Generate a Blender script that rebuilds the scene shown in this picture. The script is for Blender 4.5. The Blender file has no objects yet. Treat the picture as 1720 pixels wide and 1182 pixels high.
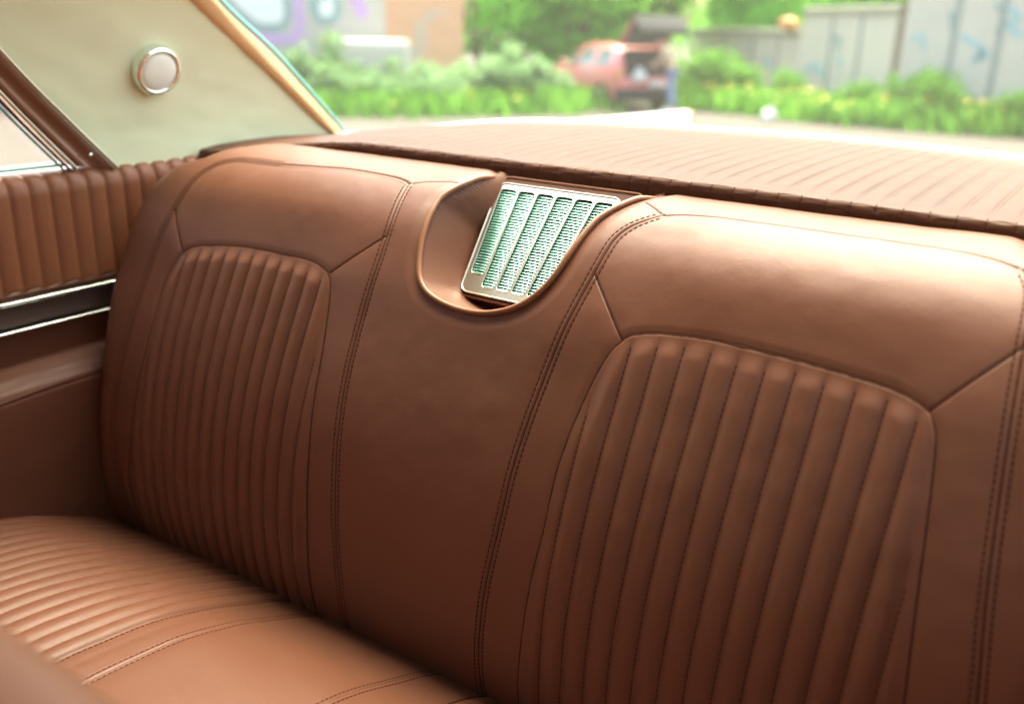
import bpy, bmesh, math, random
import numpy as np
from mathutils import Vector, Matrix

random.seed(7); RNG = np.random.default_rng(7)
scene = bpy.context.scene
COL = scene.collection

# ------------------------------------------------------------------ helpers
def put(name, me, mat=None, parent=None):
    o = bpy.data.objects.new(name, me)
    COL.objects.link(o)
    if mat is not None and me is not None:
        me.materials.append(mat)
    if parent is not None:
        o.parent = parent
    return o

def tag(o, label=None, cat=None, group=None, kind=None):
    if label: o['label'] = label
    if cat: o['category'] = cat
    if group: o['group'] = group
    if kind: o['kind'] = kind
    return o

def thing(name, label, cat, group=None):
    o = bpy.data.objects.new(name, None)
    COL.objects.link(o); o.empty_display_size = .1
    return tag(o, label, cat, group)

def mesh_np(name, V, F, smooth=True):
    """V (n,3); F (m,4) or (m,3) arrays -> mesh"""
    V = np.ascontiguousarray(V, np.float32); F = np.ascontiguousarray(F, np.int32)
    me = bpy.data.meshes.new(name); k = F.shape[1]
    me.vertices.add(len(V)); me.vertices.foreach_set('co', V.ravel())
    me.loops.add(F.size); me.loops.foreach_set('vertex_index', F.ravel())
    me.polygons.add(len(F))
    me.polygons.foreach_set('loop_start', np.arange(0, F.size, k, dtype=np.int32))
    me.polygons.foreach_set('loop_total', np.full(len(F), k, np.int32))
    me.polygons.foreach_set('use_smooth', np.full(len(F), smooth, bool))
    me.update(calc_edges=True); me.validate()
    return me

def grid_faces(ny, nx):
    i = np.arange(ny - 1)[:, None] * nx + np.arange(nx - 1)[None, :]
    return np.stack([i, i + 1, i + nx + 1, i + nx], -1)          # (ny-1,nx-1,4)

def grid_obj(name, P, mat, parent=None, mask=None, flip=False):
    ny, nx = P.shape[:2]
    F = grid_faces(ny, nx)
    F = F[mask] if mask is not None else F.reshape(-1, 4)
    if flip: F = F[:, ::-1]
    used, inv = np.unique(F, return_inverse=True)
    return put(name, mesh_np(name, P.reshape(-1, 3)[used], inv.reshape(F.shape)), mat, parent)

def catmull(K, n=12):
    K = np.asarray(K, float)
    P = np.vstack([2 * K[0] - K[1], K, 2 * K[-1] - K[-2]]); out = []
    t = np.linspace(0, 1, n, endpoint=False)[:, None]
    for i in range(1, len(P) - 2):
        a, b, c, d = P[i - 1:i + 3]
        out.append(.5 * (2 * b + (c - a) * t + (2 * a - 5 * b + 4 * c - d) * t ** 2 + (3 * b - a - 3 * c + d) * t ** 3))
    return np.vstack(out + [K[-1:]])

def resample(P, step):
    P = np.asarray(P, float)
    L = np.r_[0, np.cumsum(np.linalg.norm(np.diff(P, axis=0), axis=1))]
    n = max(2, int(round(L[-1] / step)) + 1)
    t = np.linspace(0, L[-1], n)
    return np.stack([np.interp(t, L, P[:, k]) for k in range(P.shape[1])], 1)

def tube_vf(P, r, sides=8, caps=True):
    P = np.asarray(P, float); n = len(P)
    r = np.broadcast_to(np.asarray(r, float), (n,))
    T = np.gradient(P, axis=0); T /= np.linalg.norm(T, axis=1)[:, None] + 1e-12
    N = np.cross(T[0], [0, 0, 1.0])
    if np.linalg.norm(N) < .1: N = np.cross(T[0], [1.0, 0, 0])
    N /= np.linalg.norm(N); V = []
    a = np.linspace(0, 2 * np.pi, sides, endpoint=False)
    for i in range(n):
        N = N - T[i] * N.dot(T[i]); N /= np.linalg.norm(N)
        B = np.cross(T[i], N)
        V.append(P[i] + r[i] * (np.cos(a)[:, None] * N + np.sin(a)[:, None] * B))
    V = np.vstack(V); F = []
    for i in range(n - 1):
        for k in range(sides):
            k2 = (k + 1) % sides
            F.append((i * sides + k, i * sides + k2, (i + 1) * sides + k2, (i + 1) * sides + k))
    return V, np.array(F)

def tube(name, P, r, mat, parent=None, sides=8):
    V, F = tube_vf(P, r, sides)
    return put(name, mesh_np(name, V, F), mat, parent)

def bm_obj(name, bm, mat, parent=None, smooth=False):
    me = bpy.data.meshes.new(name); bmesh.ops.recalc_face_normals(bm, faces=bm.faces)
    bm.to_mesh(me); bm.free()
    for p in me.polygons: p.use_smooth = smooth
    return put(name, me, mat, parent)

def add_box(bm, lo, hi, bev=0.0, seg=2, mtx=None):
    lo, hi = Vector(lo), Vector(hi)
    g = bmesh.ops.create_cube(bm, size=1.0)
    vs = g['verts']
    for v in vs:
        v.co = Vector([(lo[k] + hi[k]) / 2 + v.co[k] * (hi[k] - lo[k]) for k in range(3)])
    if bev > 0:
        es = list({e for v in vs for e in v.link_edges})
        r = bmesh.ops.bevel(bm, geom=es + vs, offset=bev, segments=seg, profile=.5, affect='EDGES')
        vs = list({v for f in r['faces'] for v in f.verts} | {v for v in vs if v.is_valid})
    if mtx is not None:
        for v in vs: v.co = mtx @ v.co
    return vs

def box_obj(name, lo, hi, mat, parent=None, bev=0.0, seg=3, mtx=None, smooth=None):
    bm = bmesh.new(); add_box(bm, lo, hi, bev, seg, mtx)
    return bm_obj(name, bm, mat, parent, smooth=(bev > 0) if smooth is None else smooth)

def prism(name, poly, nrm, depth, mat, parent=None, bev=0.0):
    """poly: list of 3D points (planar outline); extruded by depth along -nrm"""
    bm = bmesh.new(); n = Vector(nrm).normalized()
    top = [bm.verts.new(Vector(p)) for p in poly]
    f = bm.faces.new(top)
    r = bmesh.ops.extrude_face_region(bm, geom=[f])
    for v in r['geom']:
        if isinstance(v, bmesh.types.BMVert): v.co -= n * depth
    bmesh.ops.recalc_face_normals(bm, faces=bm.faces)
    if bev > 0:
        bmesh.ops.bevel(bm, geom=list(bm.edges), offset=bev, segments=3, profile=.5, affect='EDGES')
    return bm_obj(name, bm, mat, parent, smooth=False)

def join_into(o, V, F, mat):
    """append faces with a second material to an existing mesh object"""
    bm = bmesh.new(); bm.from_mesh(o.data); n = len(bm.faces)
    bm.from_mesh(mesh_np('tmp', V, F)); bm.faces.ensure_lookup_table()
    for f in bm.faces[n:]: f.material_index = len(o.data.materials)
    bm.to_mesh(o.data); bm.free(); o.data.materials.append(mat)

def smoothstep(a, b, x):
    t = np.clip((x - a) / (b - a), 0, 1); return t * t * (3 - 2 * t)

# value noise for gentle unevenness
def vnoise(x, y, seed=0):
    r = np.random.default_rng(seed).random((64, 64))
    xi, yi = np.floor(x).astype(int), np.floor(y).astype(int)
    fx, fy = x - xi, y - yi
    fx = fx * fx * (3 - 2 * fx); fy = fy * fy * (3 - 2 * fy)
    g = lambda i, j: r[i % 64, j % 64]
    return (g(xi, yi) * (1 - fx) + g(xi + 1, yi) * fx) * (1 - fy) + (g(xi, yi + 1) * (1 - fx) + g(xi + 1, yi + 1) * fx) * fy - .5

# ------------------------------------------------------------------ materials
def mat_new(name):
    m = bpy.data.materials.new(name); m.use_nodes = True
    return m, m.node_tree.nodes, m.node_tree.links, m.node_tree.nodes['Principled BSDF']

def simple(name, col, rough=.5, metal=0.0, var=.12, scale=6.0, bump=0.0, bscale=60.0, spec=.5, coat=0.0):
    m, N, L, b = mat_new(name)
    b.inputs['Roughness'].default_value = rough
    b.inputs['Metallic'].default_value = metal
    b.inputs['Specular IOR Level'].default_value = spec
    b.inputs['Coat Weight'].default_value = coat
    tc = N.new('ShaderNodeTexCoord')
    n = N.new('ShaderNodeTexNoise'); n.inputs['Scale'].default_value = scale; n.inputs['Detail'].default_value = 5
    L.new(tc.outputs['Object'], n.inputs['Vector'])
    mx = N.new('ShaderNodeMix'); mx.data_type = 'RGBA'
    mx.inputs[6].default_value = (*[c * (1 - var) for c in col], 1)
    mx.inputs[7].default_value = (*[min(1, c * (1 + var)) for c in col], 1)
    L.new(n.outputs['Fac'], mx.inputs[0]); L.new(mx.outputs[2], b.inputs['Base Color'])
    if bump > 0:
        n2 = N.new('ShaderNodeTexNoise'); n2.inputs['Scale'].default_value = bscale; n2.inputs['Detail'].default_value = 4
        L.new(tc.outputs['Object'], n2.inputs['Vector'])
        bp = N.new('ShaderNodeBump'); bp.inputs['Strength'].default_value = bump; bp.inputs['Distance'].default_value = .002
        L.new(n2.outputs['Fac'], bp.inputs['Height']); L.new(bp.outputs['Normal'], b.inputs['Normal'])
    return m

def leather(name, col, rough=.36, var=.15, spec=.27):
    m, N, L, b = mat_new(name)
    tc = N.new('ShaderNodeTexCoord')
    n = N.new('ShaderNodeTexNoise'); n.inputs['Scale'].default_value = 7; n.inputs['Detail'].default_value = 6
    L.new(tc.outputs['Object'], n.inputs['Vector'])
    mx = N.new('ShaderNodeMix'); mx.data_type = 'RGBA'
    mx.inputs[6].default_value = (*[c * (1 - var) for c in col], 1)
    mx.inputs[7].default_value = (*[c * (1 + var) for c in col], 1)
    L.new(n.outputs['Fac'], mx.inputs[0]); L.new(mx.outputs[2], b.inputs['Base Color'])
    n3 = N.new('ShaderNodeTexNoise'); n3.inputs['Scale'].default_value = 24; n3.inputs['Detail'].default_value = 6
    L.new(tc.outputs['Object'], n3.inputs['Vector'])
    mr = N.new('ShaderNodeMapRange'); mr.inputs['To Min'].default_value = rough - .05; mr.inputs['To Max'].default_value = rough + .06
    L.new(n3.outputs['Fac'], mr.inputs['Value']); L.new(mr.outputs['Result'], b.inputs['Roughness'])
    b.inputs['Specular IOR Level'].default_value = spec
    v = N.new('ShaderNodeTexVoronoi'); v.inputs['Scale'].default_value = 620; v.feature = 'DISTANCE_TO_EDGE'
    L.new(tc.outputs['Object'], v.inputs['Vector'])
    n2 = N.new('ShaderNodeTexNoise'); n2.inputs['Scale'].default_value = 42; n2.inputs['Detail'].default_value = 5
    L.new(tc.outputs['Object'], n2.inputs['Vector'])
    b1 = N.new('ShaderNodeBump'); b1.inputs['Strength'].default_value = .35; b1.inputs['Distance'].default_value = .0005
    L.new(v.outputs['Distance'], b1.inputs['Height'])
    b2 = N.new('ShaderNodeBump'); b2.inputs['Strength'].default_value = .32; b2.inputs['Distance'].default_value = .0015
    L.new(n2.outputs['Fac'], b2.inputs['Height']); L.new(b1.outputs['Normal'], b2.inputs['Normal'])
    L.new(b2.outputs['Normal'], b.inputs['Normal'])
    return m

def glass_mat(name, tint, film=.016):
    m = bpy.data.materials.new(name); m.use_nodes = True
    N, L = m.node_tree.nodes, m.node_tree.links
    N.remove(N['Principled BSDF']); out = N['Material Output']
    t = N.new('ShaderNodeBsdfTransparent'); t.inputs['Color'].default_value = (*tint, 1)
    g = N.new('ShaderNodeBsdfGlossy'); g.inputs['Roughness'].default_value = .02
    fr = N.new('ShaderNodeFresnel'); fr.inputs['IOR'].default_value = 1.22
    ms = N.new('ShaderNodeMixShader')
    L.new(fr.outputs['Fac'], ms.inputs[0]); L.new(t.outputs[0], ms.inputs[1]); L.new(g.outputs[0], ms.inputs[2])
    dust = N.new('ShaderNodeBsdfTranslucent'); dust.inputs['Color'].default_value = (.80, .84, .76, 1)     # thin film of dust on the pane
    nz = N.new('ShaderNodeTexNoise'); nz.inputs['Scale'].default_value = 3.0; nz.inputs['Detail'].default_value = 4
    mr = N.new('ShaderNodeMapRange'); mr.inputs['To Min'].default_value = film * .7; mr.inputs['To Max'].default_value = film * 1.3
    tc = N.new('ShaderNodeTexCoord'); L.new(tc.outputs['Object'], nz.inputs['Vector']); L.new(nz.outputs['Fac'], mr.inputs['Value'])
    m2 = N.new('ShaderNodeMixShader'); L.new(mr.outputs['Result'], m2.inputs[0]); L.new(ms.outputs[0], m2.inputs[1]); L.new(dust.outputs[0], m2.inputs[2])
    L.new(m2.outputs[0], out.inputs['Surface'])
    return m

LEATHER = (.118, .045, .0235)
M_seat = leather('seat_leather', LEATHER, .47)
M_shelf = leather('shelf_leather', (.072, .032, .0195), .36, spec=.06)
M_trim_leather = leather('trim_leather', (.10, .036, .018), .50)
M_front = leather('front_seat_leather', (.24, .10, .05), .5)
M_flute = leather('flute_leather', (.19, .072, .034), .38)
M_thread = simple('thread', (.050, .017, .010), .85, var=.2, scale=300, spec=.08)
M_piping = leather('piping_leather', (.20, .085, .04), .36)
M_chrome = simple('chrome', (.80, .86, .81), .12, 1.0, var=.03)
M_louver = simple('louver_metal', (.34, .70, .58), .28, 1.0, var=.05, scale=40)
M_bezel = simple('grille_bezel_metal', (.60, .585, .50), .32, 1.0, var=.04, scale=30)
M_cloth = simple('speaker_cloth', (.012, .022, .022), .9, var=.3, scale=400)
M_headliner = simple('headliner_vinyl', (.68, .72, .49), .55, var=.05, scale=9, bump=.08, bscale=260)
M_cream = simple('cream_welt', (.66, .42, .20), .5, var=.06, scale=20)
M_darktrim = simple('painted_metal_trim', (.19, .075, .040), .30, 0.0, var=.10, scale=12, coat=.3)
M_vinylband = simple('dark_vinyl_band', (.080, .050, .040), .34, var=.12, scale=20)
M_lens = simple('lamp_lens', (.80, .86, .78), .22, var=.03, scale=20, coat=.4)
M_rubber = simple('rubber_seal', (.02, .03, .028), .5, var=.2, scale=30)
M_glassedge = simple('glass_edge', (.10, .34, .30), .2, var=.1, scale=20)
M_rear_glass = glass_mat('tinted_rear_glass', (.91, .97, .92))
M_side_glass = glass_mat('tinted_side_glass', (.91, .97, .92))
M_paint = simple('car_paint_beige', (.52, .40, .34), .25, .0, var=.03, scale=3, coat=1.0)
M_under = simple('underbody', (.03, .03, .03), .8, var=.2)
M_carpet = simple('carpet', (.09, .04, .025), .95, var=.25, scale=90, bump=.5, bscale=300)
M_tail = simple('amber_lamp', (.65, .22, .08), .2, var=.05, coat=.5)

# ------------------------------------------------------------------ camera
RX = Vector((.8190495, .5732649, .0229188)); DN = Vector((.2085800, -.2603180, -.9427242)); FW = Vector((-.5344645, .7769182, -.3327849))
CAM = Vector((.6094132, -.7830890, .2935054))
cd = bpy.data.cameras.new('camera'); cam = bpy.data.objects.new('camera', cd); COL.objects.link(cam)
mw = Matrix.Identity(4)
for r in range(3):
    mw[r][0] = RX[r]; mw[r][1] = -DN[r]; mw[r][2] = -FW[r]; mw[r][3] = CAM[r]
cam.matrix_world = mw
cd.sensor_fit = 'HORIZONTAL'; cd.sensor_width = 36.0; cd.lens = 1540 / 1720 * 36
cd.clip_start = .02; cd.clip_end = 600
cd.dof.use_dof = True; cd.dof.focus_distance = 1.02; cd.dof.aperture_fstop = 2.5
scene.camera = cam

# ------------------------------------------------------------------ REAR SEAT : backrest
# profile in (y,z): crease at the bottom, leaning back, rolling over at the top
KP = [(-.045, -.52), (-.066, -.47), (-.082, -.41), (-.089, -.35), (-.089, -.29), (-.081, -.23), (-.067, -.17), (-.047, -.11),
      (-.024, -.055), (0, 0), (.022, .038), (.045, .07), (.07, .092), (.10, .108), (.14, .116), (.19, .118), (.215, .114)]
PF = catmull(KP, 40)
DS = np.r_[0, np.cumsum(np.linalg.norm(np.diff(PF, axis=0), axis=1))]
DS -= DS[9 * 40]
TY = np.gradient(PF[:, 0], DS); TZ = np.gradient(PF[:, 1], DS)
def prof_at(s):
    y, z = np.interp(s, DS, PF[:, 0]), np.interp(s, DS, PF[:, 1])
    ty, tz = np.interp(s, DS, TY), np.interp(s, DS, TZ)
    l = np.hypot(ty, tz)
    return y, z, -tz / l, ty / l

insL = [(-.575, -.54), (-.571, -.45), (-.565, -.373), (-.552, -.333), (-.545, -.295), (-.536, -.241), (-.525, -.182), (-.519, -.131), (-.516, -.074), (-.510, -.051),
        (-.494, -.020), (-.479, -.009), (-.458, -.003), (-.395, .007), (-.354, .010), (-.292, .011), (-.254, .011), (-.229, .007), (-.212, -.001),
        (-.204, -.013), (-.197, -.040), (-.188, -.097), (-.184, -.147), (-.181, -.192), (-.178, -.246), (-.177, -.309), (-.182, -.388), (-.186, -.446), (-.192, -.54)]
insR = [(.140, -.54), (.148, -.408), (.155, -.330), (.161, -.261), (.166, -.213), (.168, -.151), (.174, -.102), (.182, -.060), (.189, -.032), (.196, -.014), (.206, .001),
        (.212, .006), (.222, .010), (.238, .014), (.254, .016), (.285, .019), (.322, .019), (.386, .017), (.431, .014), (.461, .011), (.479, .007), (.496, -.001),
        (.503, -.013), (.507, -.027), (.512, -.064), (.518, -.120), (.524, -.180), (.530, -.242), (.540, -.35), (.552, -.54)]
seamL = [(-.160, .147), (-.150, .107), (-.144, .078), (-.141, .051), (-.139, .024), (-.1395, -.007), (-.1405, -.058), (-.139, -.122), (-.135, -.180), (-.131, -.239), (-.127, -.300),
         (-.126, -.368), (-.128, -.430), (-.132, -.54)]
seamR = [(.189, .157), (.172, .138), (.163, .125), (.156, .108), (.153, .085), (.150, .064), (.142, .020), (.135, -.016), (.125, -.080), (.116, -.154), (.111, -.228), (.102, -.309),
         (.094, -.393), (.088, -.54)]
seamRR = [(.534, .149), (.545, .125), (.549, .098), (.551, .067), (.556, .004), (.563, -.071), (.570, -.137), (.581, -.219), (.592, -.33), (.60, -.54)]
seamLL = [(-.379, .140), (-.455, .139), (-.497, .128), (-.525, .098), (-.541, .049), (-.550, .012), (-.556, -.022), (-.561, -.06), (-.570, -.14), (-.583, -.25), (-.60, -.4), (-.61, -.54)]
dLi = [(-.2095, .001), (-.144, .060)]
dLo = [(-.492, -.018), (-.541, .040)]
dRi = [(.205, .000), (.152, .061)]
dRo = [(.496, .000), (.551, .069)]
topL = [(-.160, .147), (-.170, .152), (-.196, .156), (-.261, .153), (-.320, .146), (-.379, .140)]
topC = [(-.160, .147), (-.140, .159), (-.118, .166), (-.1, .17)]
topR = [(.189, .156), (.215, .164), (.248, .168), (.294, .169), (.359, .168), (.419, .168), (.472, .166), (.506, .160), (.534, .149)]
topU = [(.189, .157), (.150, .19)]
UC = [(-.088, .262), (-.086, .235), (-.086, .200), (-.088, .170), (-.093, .146), (-.097, .127), (-.095, .105), (-.091, .078), (-.086, .055), (-.079, .034), (-.070, .017), (-.056, .005), (-.035, -.003),
      (-.010, -.007), (.013, -.0075), (.035, -.005), (.058, .002), (.078, .013), (.092, .026), (.102, .041), (.110, .061), (.116, .085), (.120, .112), (.123, .130), (.128, .147),
      (.134, .173), (.140, .205), (.145, .232), (.147, .262)]
SM = lambda c: resample(catmull(c, 10), .004)
insL_c, insR_c, seamL_c, seamR_c, seamRR_c, seamLL_c = map(SM, (insL, insR, seamL, seamR, seamRR, seamLL))
UC_c, topL_c, topR_c, topC_c = map(SM, (UC, topL, topR, topC))

def pdist(x, s, poly, pad=.03):
    """distance of grid points to polyline, capped at pad"""
    d = np.full(x.shape, pad)
    poly = np.asarray(poly)
    lo, hi = poly.min(0) - pad, poly.max(0) + pad
    m = (x > lo[0]) & (x < hi[0]) & (s > lo[1]) & (s < hi[1])
    px, ps = x[m], s[m]; best = np.full(px.shape, pad ** 2)
    for a, b in zip(poly[:-1], poly[1:]):
        ab = b - a; L2 = ab @ ab + 1e-12
        k = (px > min(a[0], b[0]) - pad) & (px < max(a[0], b[0]) + pad) & (ps > min(a[1], b[1]) - pad) & (ps < max(a[1], b[1]) + pad)
        qx, qs = px[k], ps[k]
        t = np.clip(((qx - a[0]) * ab[0] + (qs - a[1]) * ab[1]) / L2, 0, 1)
        best[k] = np.minimum(best[k], (qx - a[0] - t * ab[0]) ** 2 + (qs - a[1] - t * ab[1]) ** 2)
    d[m] = np.sqrt(best)
    return d

def inside(x, s, poly):
    poly = np.asarray(poly); c = np.zeros(x.shape, bool)
    lo, hi = poly.min(0), poly.max(0)
    m = (x > lo[0]) & (x < hi[0]) & (s > lo[1]) & (s < hi[1])
    px, ps = x[m], s[m]; r = np.zeros(px.shape, bool)
    for i in range(len(poly)):
        (x1, y1), (x2, y2) = poly[i], poly[i - 1]
        if y1 == y2: continue
        r ^= ((y1 > ps) != (y2 > ps)) & (px < (x2 - x1) * (ps - y1) / (y2 - y1) + x1)
    c[m] = r
    return c

CH_L = [-.2195 - .0262 * k for k in range(-1, 15)]
CH_R = [.2170 + .0272 * k for k in range(-3, 15)]
def channel(x, s, first, pitch):
    t = (x - .034 * np.maximum(s, -.45) - first) / pitch
    t = t - np.floor(t)
    return 1 - np.abs(2 * t - 1) ** 2.3, t

def x_edge(s):
    """half width of the front face before it rolls round the end"""
    return np.interp(s, [-.54, -.467, -.352, -.232, -.16, -.08, 0, .066, .087, .115, .138, .20, .27],
                     [.655, .64, .612, .600, .603, .610, .606, .597, .586, .570, .535, .51, .50])
RR = .06

def seat_surface(a, s):
    """a: across (arc length), s: up the profile -> position, normal (no relief)"""
    y, z, ny, nz = prof_at(s)
    xe = x_edge(s)
    th = np.clip((np.abs(a) - xe) / RR, 0, np.pi / 2)
    ext = np.maximum(np.abs(a) - xe - RR * np.pi / 2, 0)
    off = RR * (1 - np.cos(th)) + ext
    x = np.sign(a) * (np.minimum(np.abs(a), xe) + RR * np.sin(th))
    P = np.stack([x, y - ny * off, z - nz * off], -1)
    N = np.stack([np.sign(a) * np.sin(th), ny * np.cos(th), nz * np.cos(th)], -1)
    return P, N

def relief(x, s):
    d = np.zeros(x.shape)
    g = lambda dist, w: np.exp(-(dist / w) ** 2)
    inL = inside(x, s, insL_c); inR = inside(x, s, insR_c); inU = inside(x, s, UC_c)
    dL = pdist(x, s, insL_c, .05); dR = pdist(x, s, insR_c, .05)
    for dd, ins, ch, amp_ in ((dL, inL, channel(x, s, CH_L[0], .0262)[0], .0078), (dR, inR, channel(x, s, CH_R[0], .0272)[0], .0056)):
        fade = smoothstep(.001, .024, dd)
        d += np.where(ins, (amp_ * ch - .0004) * fade * (.45 + .55 * smoothstep(.04, -.07, s)), 0)
        d += np.where(~ins, .0008 * (smoothstep(0, .010, dd) - 1), 0)          # soft roll down to the border seam
        d -= .0008 * g(dd, .0014)
    for c in (seamL_c, seamR_c, seamRR_c, seamLL_c):
        e = pdist(x, s, c, .04)
        m = smoothstep(.17, .10, s)
        d += (.0006 * g(e - .0028, .0014) - .0014 * g(e, .0012) - .0005 * g(e - .0056, .0012) - .0007 * g(e, .012)) * (.35 + .65 * m)
    for c in (dLi, dLo, dRi, dRo):
        e = pdist(x, s, np.array(c), .04)
        d += -.0012 * g(e, .0013) - .0006 * g(e, .008)
    for c in (topL_c, topR_c):
        e = pdist(x, s, c, .03); d += -.0013 * g(e, .0013) + .0004 * g(e - .004, .002)
    for c in (topC_c, np.array(topU)):
        e = pdist(x, s, c, .03); d += -.0012 * g(e, .0013)
    # channel-to-border puff and broad cushion shapes
    d += .006 * smoothstep(.0, .09, s) * smoothstep(.22, .10, s) * smoothstep(.16, .28, np.abs(x)) * smoothstep(.56, .46, np.abs(x))
    d += .0034 * vnoise(x * 7 + 5, s * 6 + 9, 1) + .0009 * vnoise(x * 21, s * 17 + 3, 2) + .0004 * vnoise(x * 60, s * 50, 3)
    # pocket for the speaker
    eU = pdist(x, s, UC_c, .12)
    d += np.where(~inU, .0035 * (smoothstep(0, .02, eU) - 1), 0)
    return d, inL, inR, inU, eU

A = np.concatenate([np.arange(-.80, -.17, .0014), np.arange(-.17, .19, .00065), np.arange(.19, .80, .00125)])
Sg = np.concatenate([np.arange(DS[0], -.03, .0013), np.arange(-.03, DS[-1], .0008)])
AA, SS = np.meshgrid(A, Sg)
P0, N0 = seat_surface(AA, SS)
Dr, inL, inR, inU, eU = relief(AA, SS)
PB = P0 + N0 * Dr[..., None]
# speaker grille plane (u across, v up the face, w proud of it)
GT, GB = np.array((.010, .183, .1036)), np.array((.010, .0785, -.0078))
gv = GT - GB; GL = np.linalg.norm(gv); gv /= GL
gn = np.array((0, -gv[2], gv[1]))
def gp(u, v, w=0.0):
    return GB + np.array((u, 0, 0)) + gv * v + gn * w
# the scoop: its leather drops from the piping to a floor behind the grille plane
vq = -.022 + (SS + .0075) / .262 * (GL + .05)
Q = GB + AA[..., None] * np.array((.93, 0, 0)) + gv * vq[..., None] + gn * (np.interp(vq, [-.02, .03, GL], [-.030, -.028, -.012]) + .002 * vnoise(AA * 30, SS * 22, 5))[..., None]
kU = np.sin(np.clip(np.where(inU, eU, 0) / np.interp(SS, [-.01, .05, .15, .26], [.016, .013, .0055, .005]), 0, 1) * np.pi / 2)
kU = kU[..., None]
PB = np.where(inU[..., None], PB * (1 - kU) + Q * kU, PB)
fc = lambda m: (m[:-1, :-1] & m[1:, 1:])
fL, fR, fU = fc(inL), fc(inR), fc(inU)
seat = thing('rear_bench_seat', 'brown leather rear bench with two ribbed backrest panels and a scooped centre top', 'car seat')
grid_obj('backrest', PB, M_seat, seat, ~(fL | fR | fU))
tag(grid_obj('ribbed_panel', PB, M_seat, seat, fL), 'ribbed leather panel of the backrest by the side window')
tag(grid_obj('ribbed_panel', PB, M_seat, seat, fR), 'ribbed leather panel of the backrest farther from the side window')
grid_obj('speaker_recess', PB, M_seat, seat, fU)

def on_seat(c, lift=0.0, with_relief=True):
    c = np.asarray(c, float)
    P, N = seat_surface(c[:, 0], c[:, 1])
    if with_relief:
        ia = np.interp(c[:, 0], A, np.arange(len(A))); js = np.interp(c[:, 1], Sg, np.arange(len(Sg)))
        i0 = np.clip(ia.astype(int), 0, len(A) - 2); j0 = np.clip(js.astype(int), 0, len(Sg) - 2)
        fi, fj = ia - i0, js - j0
        dd = (Dr[j0, i0] * (1 - fi) + Dr[j0, i0 + 1] * fi) * (1 - fj) + (Dr[j0 + 1, i0] * (1 - fi) + Dr[j0 + 1, i0 + 1] * fi) * fj
        P = P + N * dd[:, None]
    return P + N * lift, N

def stitches_vf(P, N, pitch=.0064, length=.0042, w=.00085, h=.0007, skip=0):
    """little thread dashes along a surface polyline"""
    L = np.r_[0, np.cumsum(np.linalg.norm(np.diff(P, axis=0), axis=1))]
    V, F = [], []
    for t in np.arange(pitch, L[-1] - length, pitch):
        q = [np.array([np.interp(tt, L, P[:, k]) for k in range(3)]) for tt in (t, t + length)]
        n = np.array([np.interp(t, L, N[:, k]) for k in range(3)]); n /= np.linalg.norm(n)
        tg = q[1] - q[0]; tg /= np.linalg.norm(tg) + 1e-9
        b = np.cross(n, tg); i = len(V)
        for qq, sc in ((q[0], .5), (q[0] + tg * length * .25, 1), (q[1] - tg * length * .25, 1), (q[1], .5)):
            for u, v in ((-1, -.6), (-.7, sc), (.7, sc), (1, -.6)):
                V.append(qq + b * w * u * (.6 + .4 * sc) + n * h * v)
        for k in range(3):
            for m in range(3):
                F.append((i + 4 * k + m, i + 4 * k + m + 1, i + 4 * k + m + 5, i + 4 * k + m + 4))
        F.append((i, i + 1, i + 2, i + 3)); F.append((i + 12, i + 15, i + 14, i + 13))
    return np.array(V).reshape(-1, 3), np.array(F, int).reshape(-1, 4)

def offset2(c, d):
    T = np.gradient(c, axis=0); T /= np.linalg.norm(T, axis=1)[:, None]
    return c + d * np.stack([-T[:, 1], T[:, 0]], 1)

def join_vf(parts):
    V, F, k = [], [], 0
    for v, f in parts:
        if len(v): V.append(v); F.append(f + k); k += len(v)
    return np.vstack(V), np.vstack(F)

for c in (seamL_c, seamR_c, seamRR_c, seamLL_c):
    parts = []
    for d in (-.0056, .0056):
        cc = resample(offset2(c, d), .003); cc = cc[cc[:, 1] > -.50]
        P, N = on_seat(cc, .0001); parts.append(stitches_vf(P, N))
    put('seam_stitching', mesh_np('seam_stitching', *join_vf(parts)), M_thread, seat)
for c, pitch, lo in ((CH_L, .0262, insL_c), (CH_R, .0272, insR_c)):
    parts = []
    for x0 in c:
        s = np.arange(-.47, .02, .003); cc = np.stack([x0 + .034 * np.maximum(s, -.45), s], 1)
        ok = inside(cc[:, 0], cc[:, 1], lo) & (pdist(cc[:, 0], cc[:, 1], lo, .02) > .009)
        cc = cc[ok]
        if len(cc) < 6: continue
        P, N = on_seat(cc, .0002); parts.append(stitches_vf(P, N, .0060, .0036, .0006, .0006))
    put('channel_stitching', mesh_np('channel_stitching', *join_vf(parts)), M_thread, seat)

# dark closing lines where the leather pieces meet
lines = []
for c in (insL_c, insR_c, seamL_c, seamR_c, seamRR_c, seamLL_c, topL_c, topR_c, topC_c) + tuple(resample(np.array(q_), .004) for q_ in (dLi, dLo, dRi, dRo, topU)):
    P, N = on_seat(c[c[:, 1] > -.50], 0)
    thin = np.where(c[c[:, 1] > -.50][:, 1] > .12, .00055, .00085)
    lines.append(tube_vf(P + N * .0001, thin, 5))
put('seam_line', mesh_np('seam_line', *join_vf(lines)), M_thread, seat)
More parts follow.
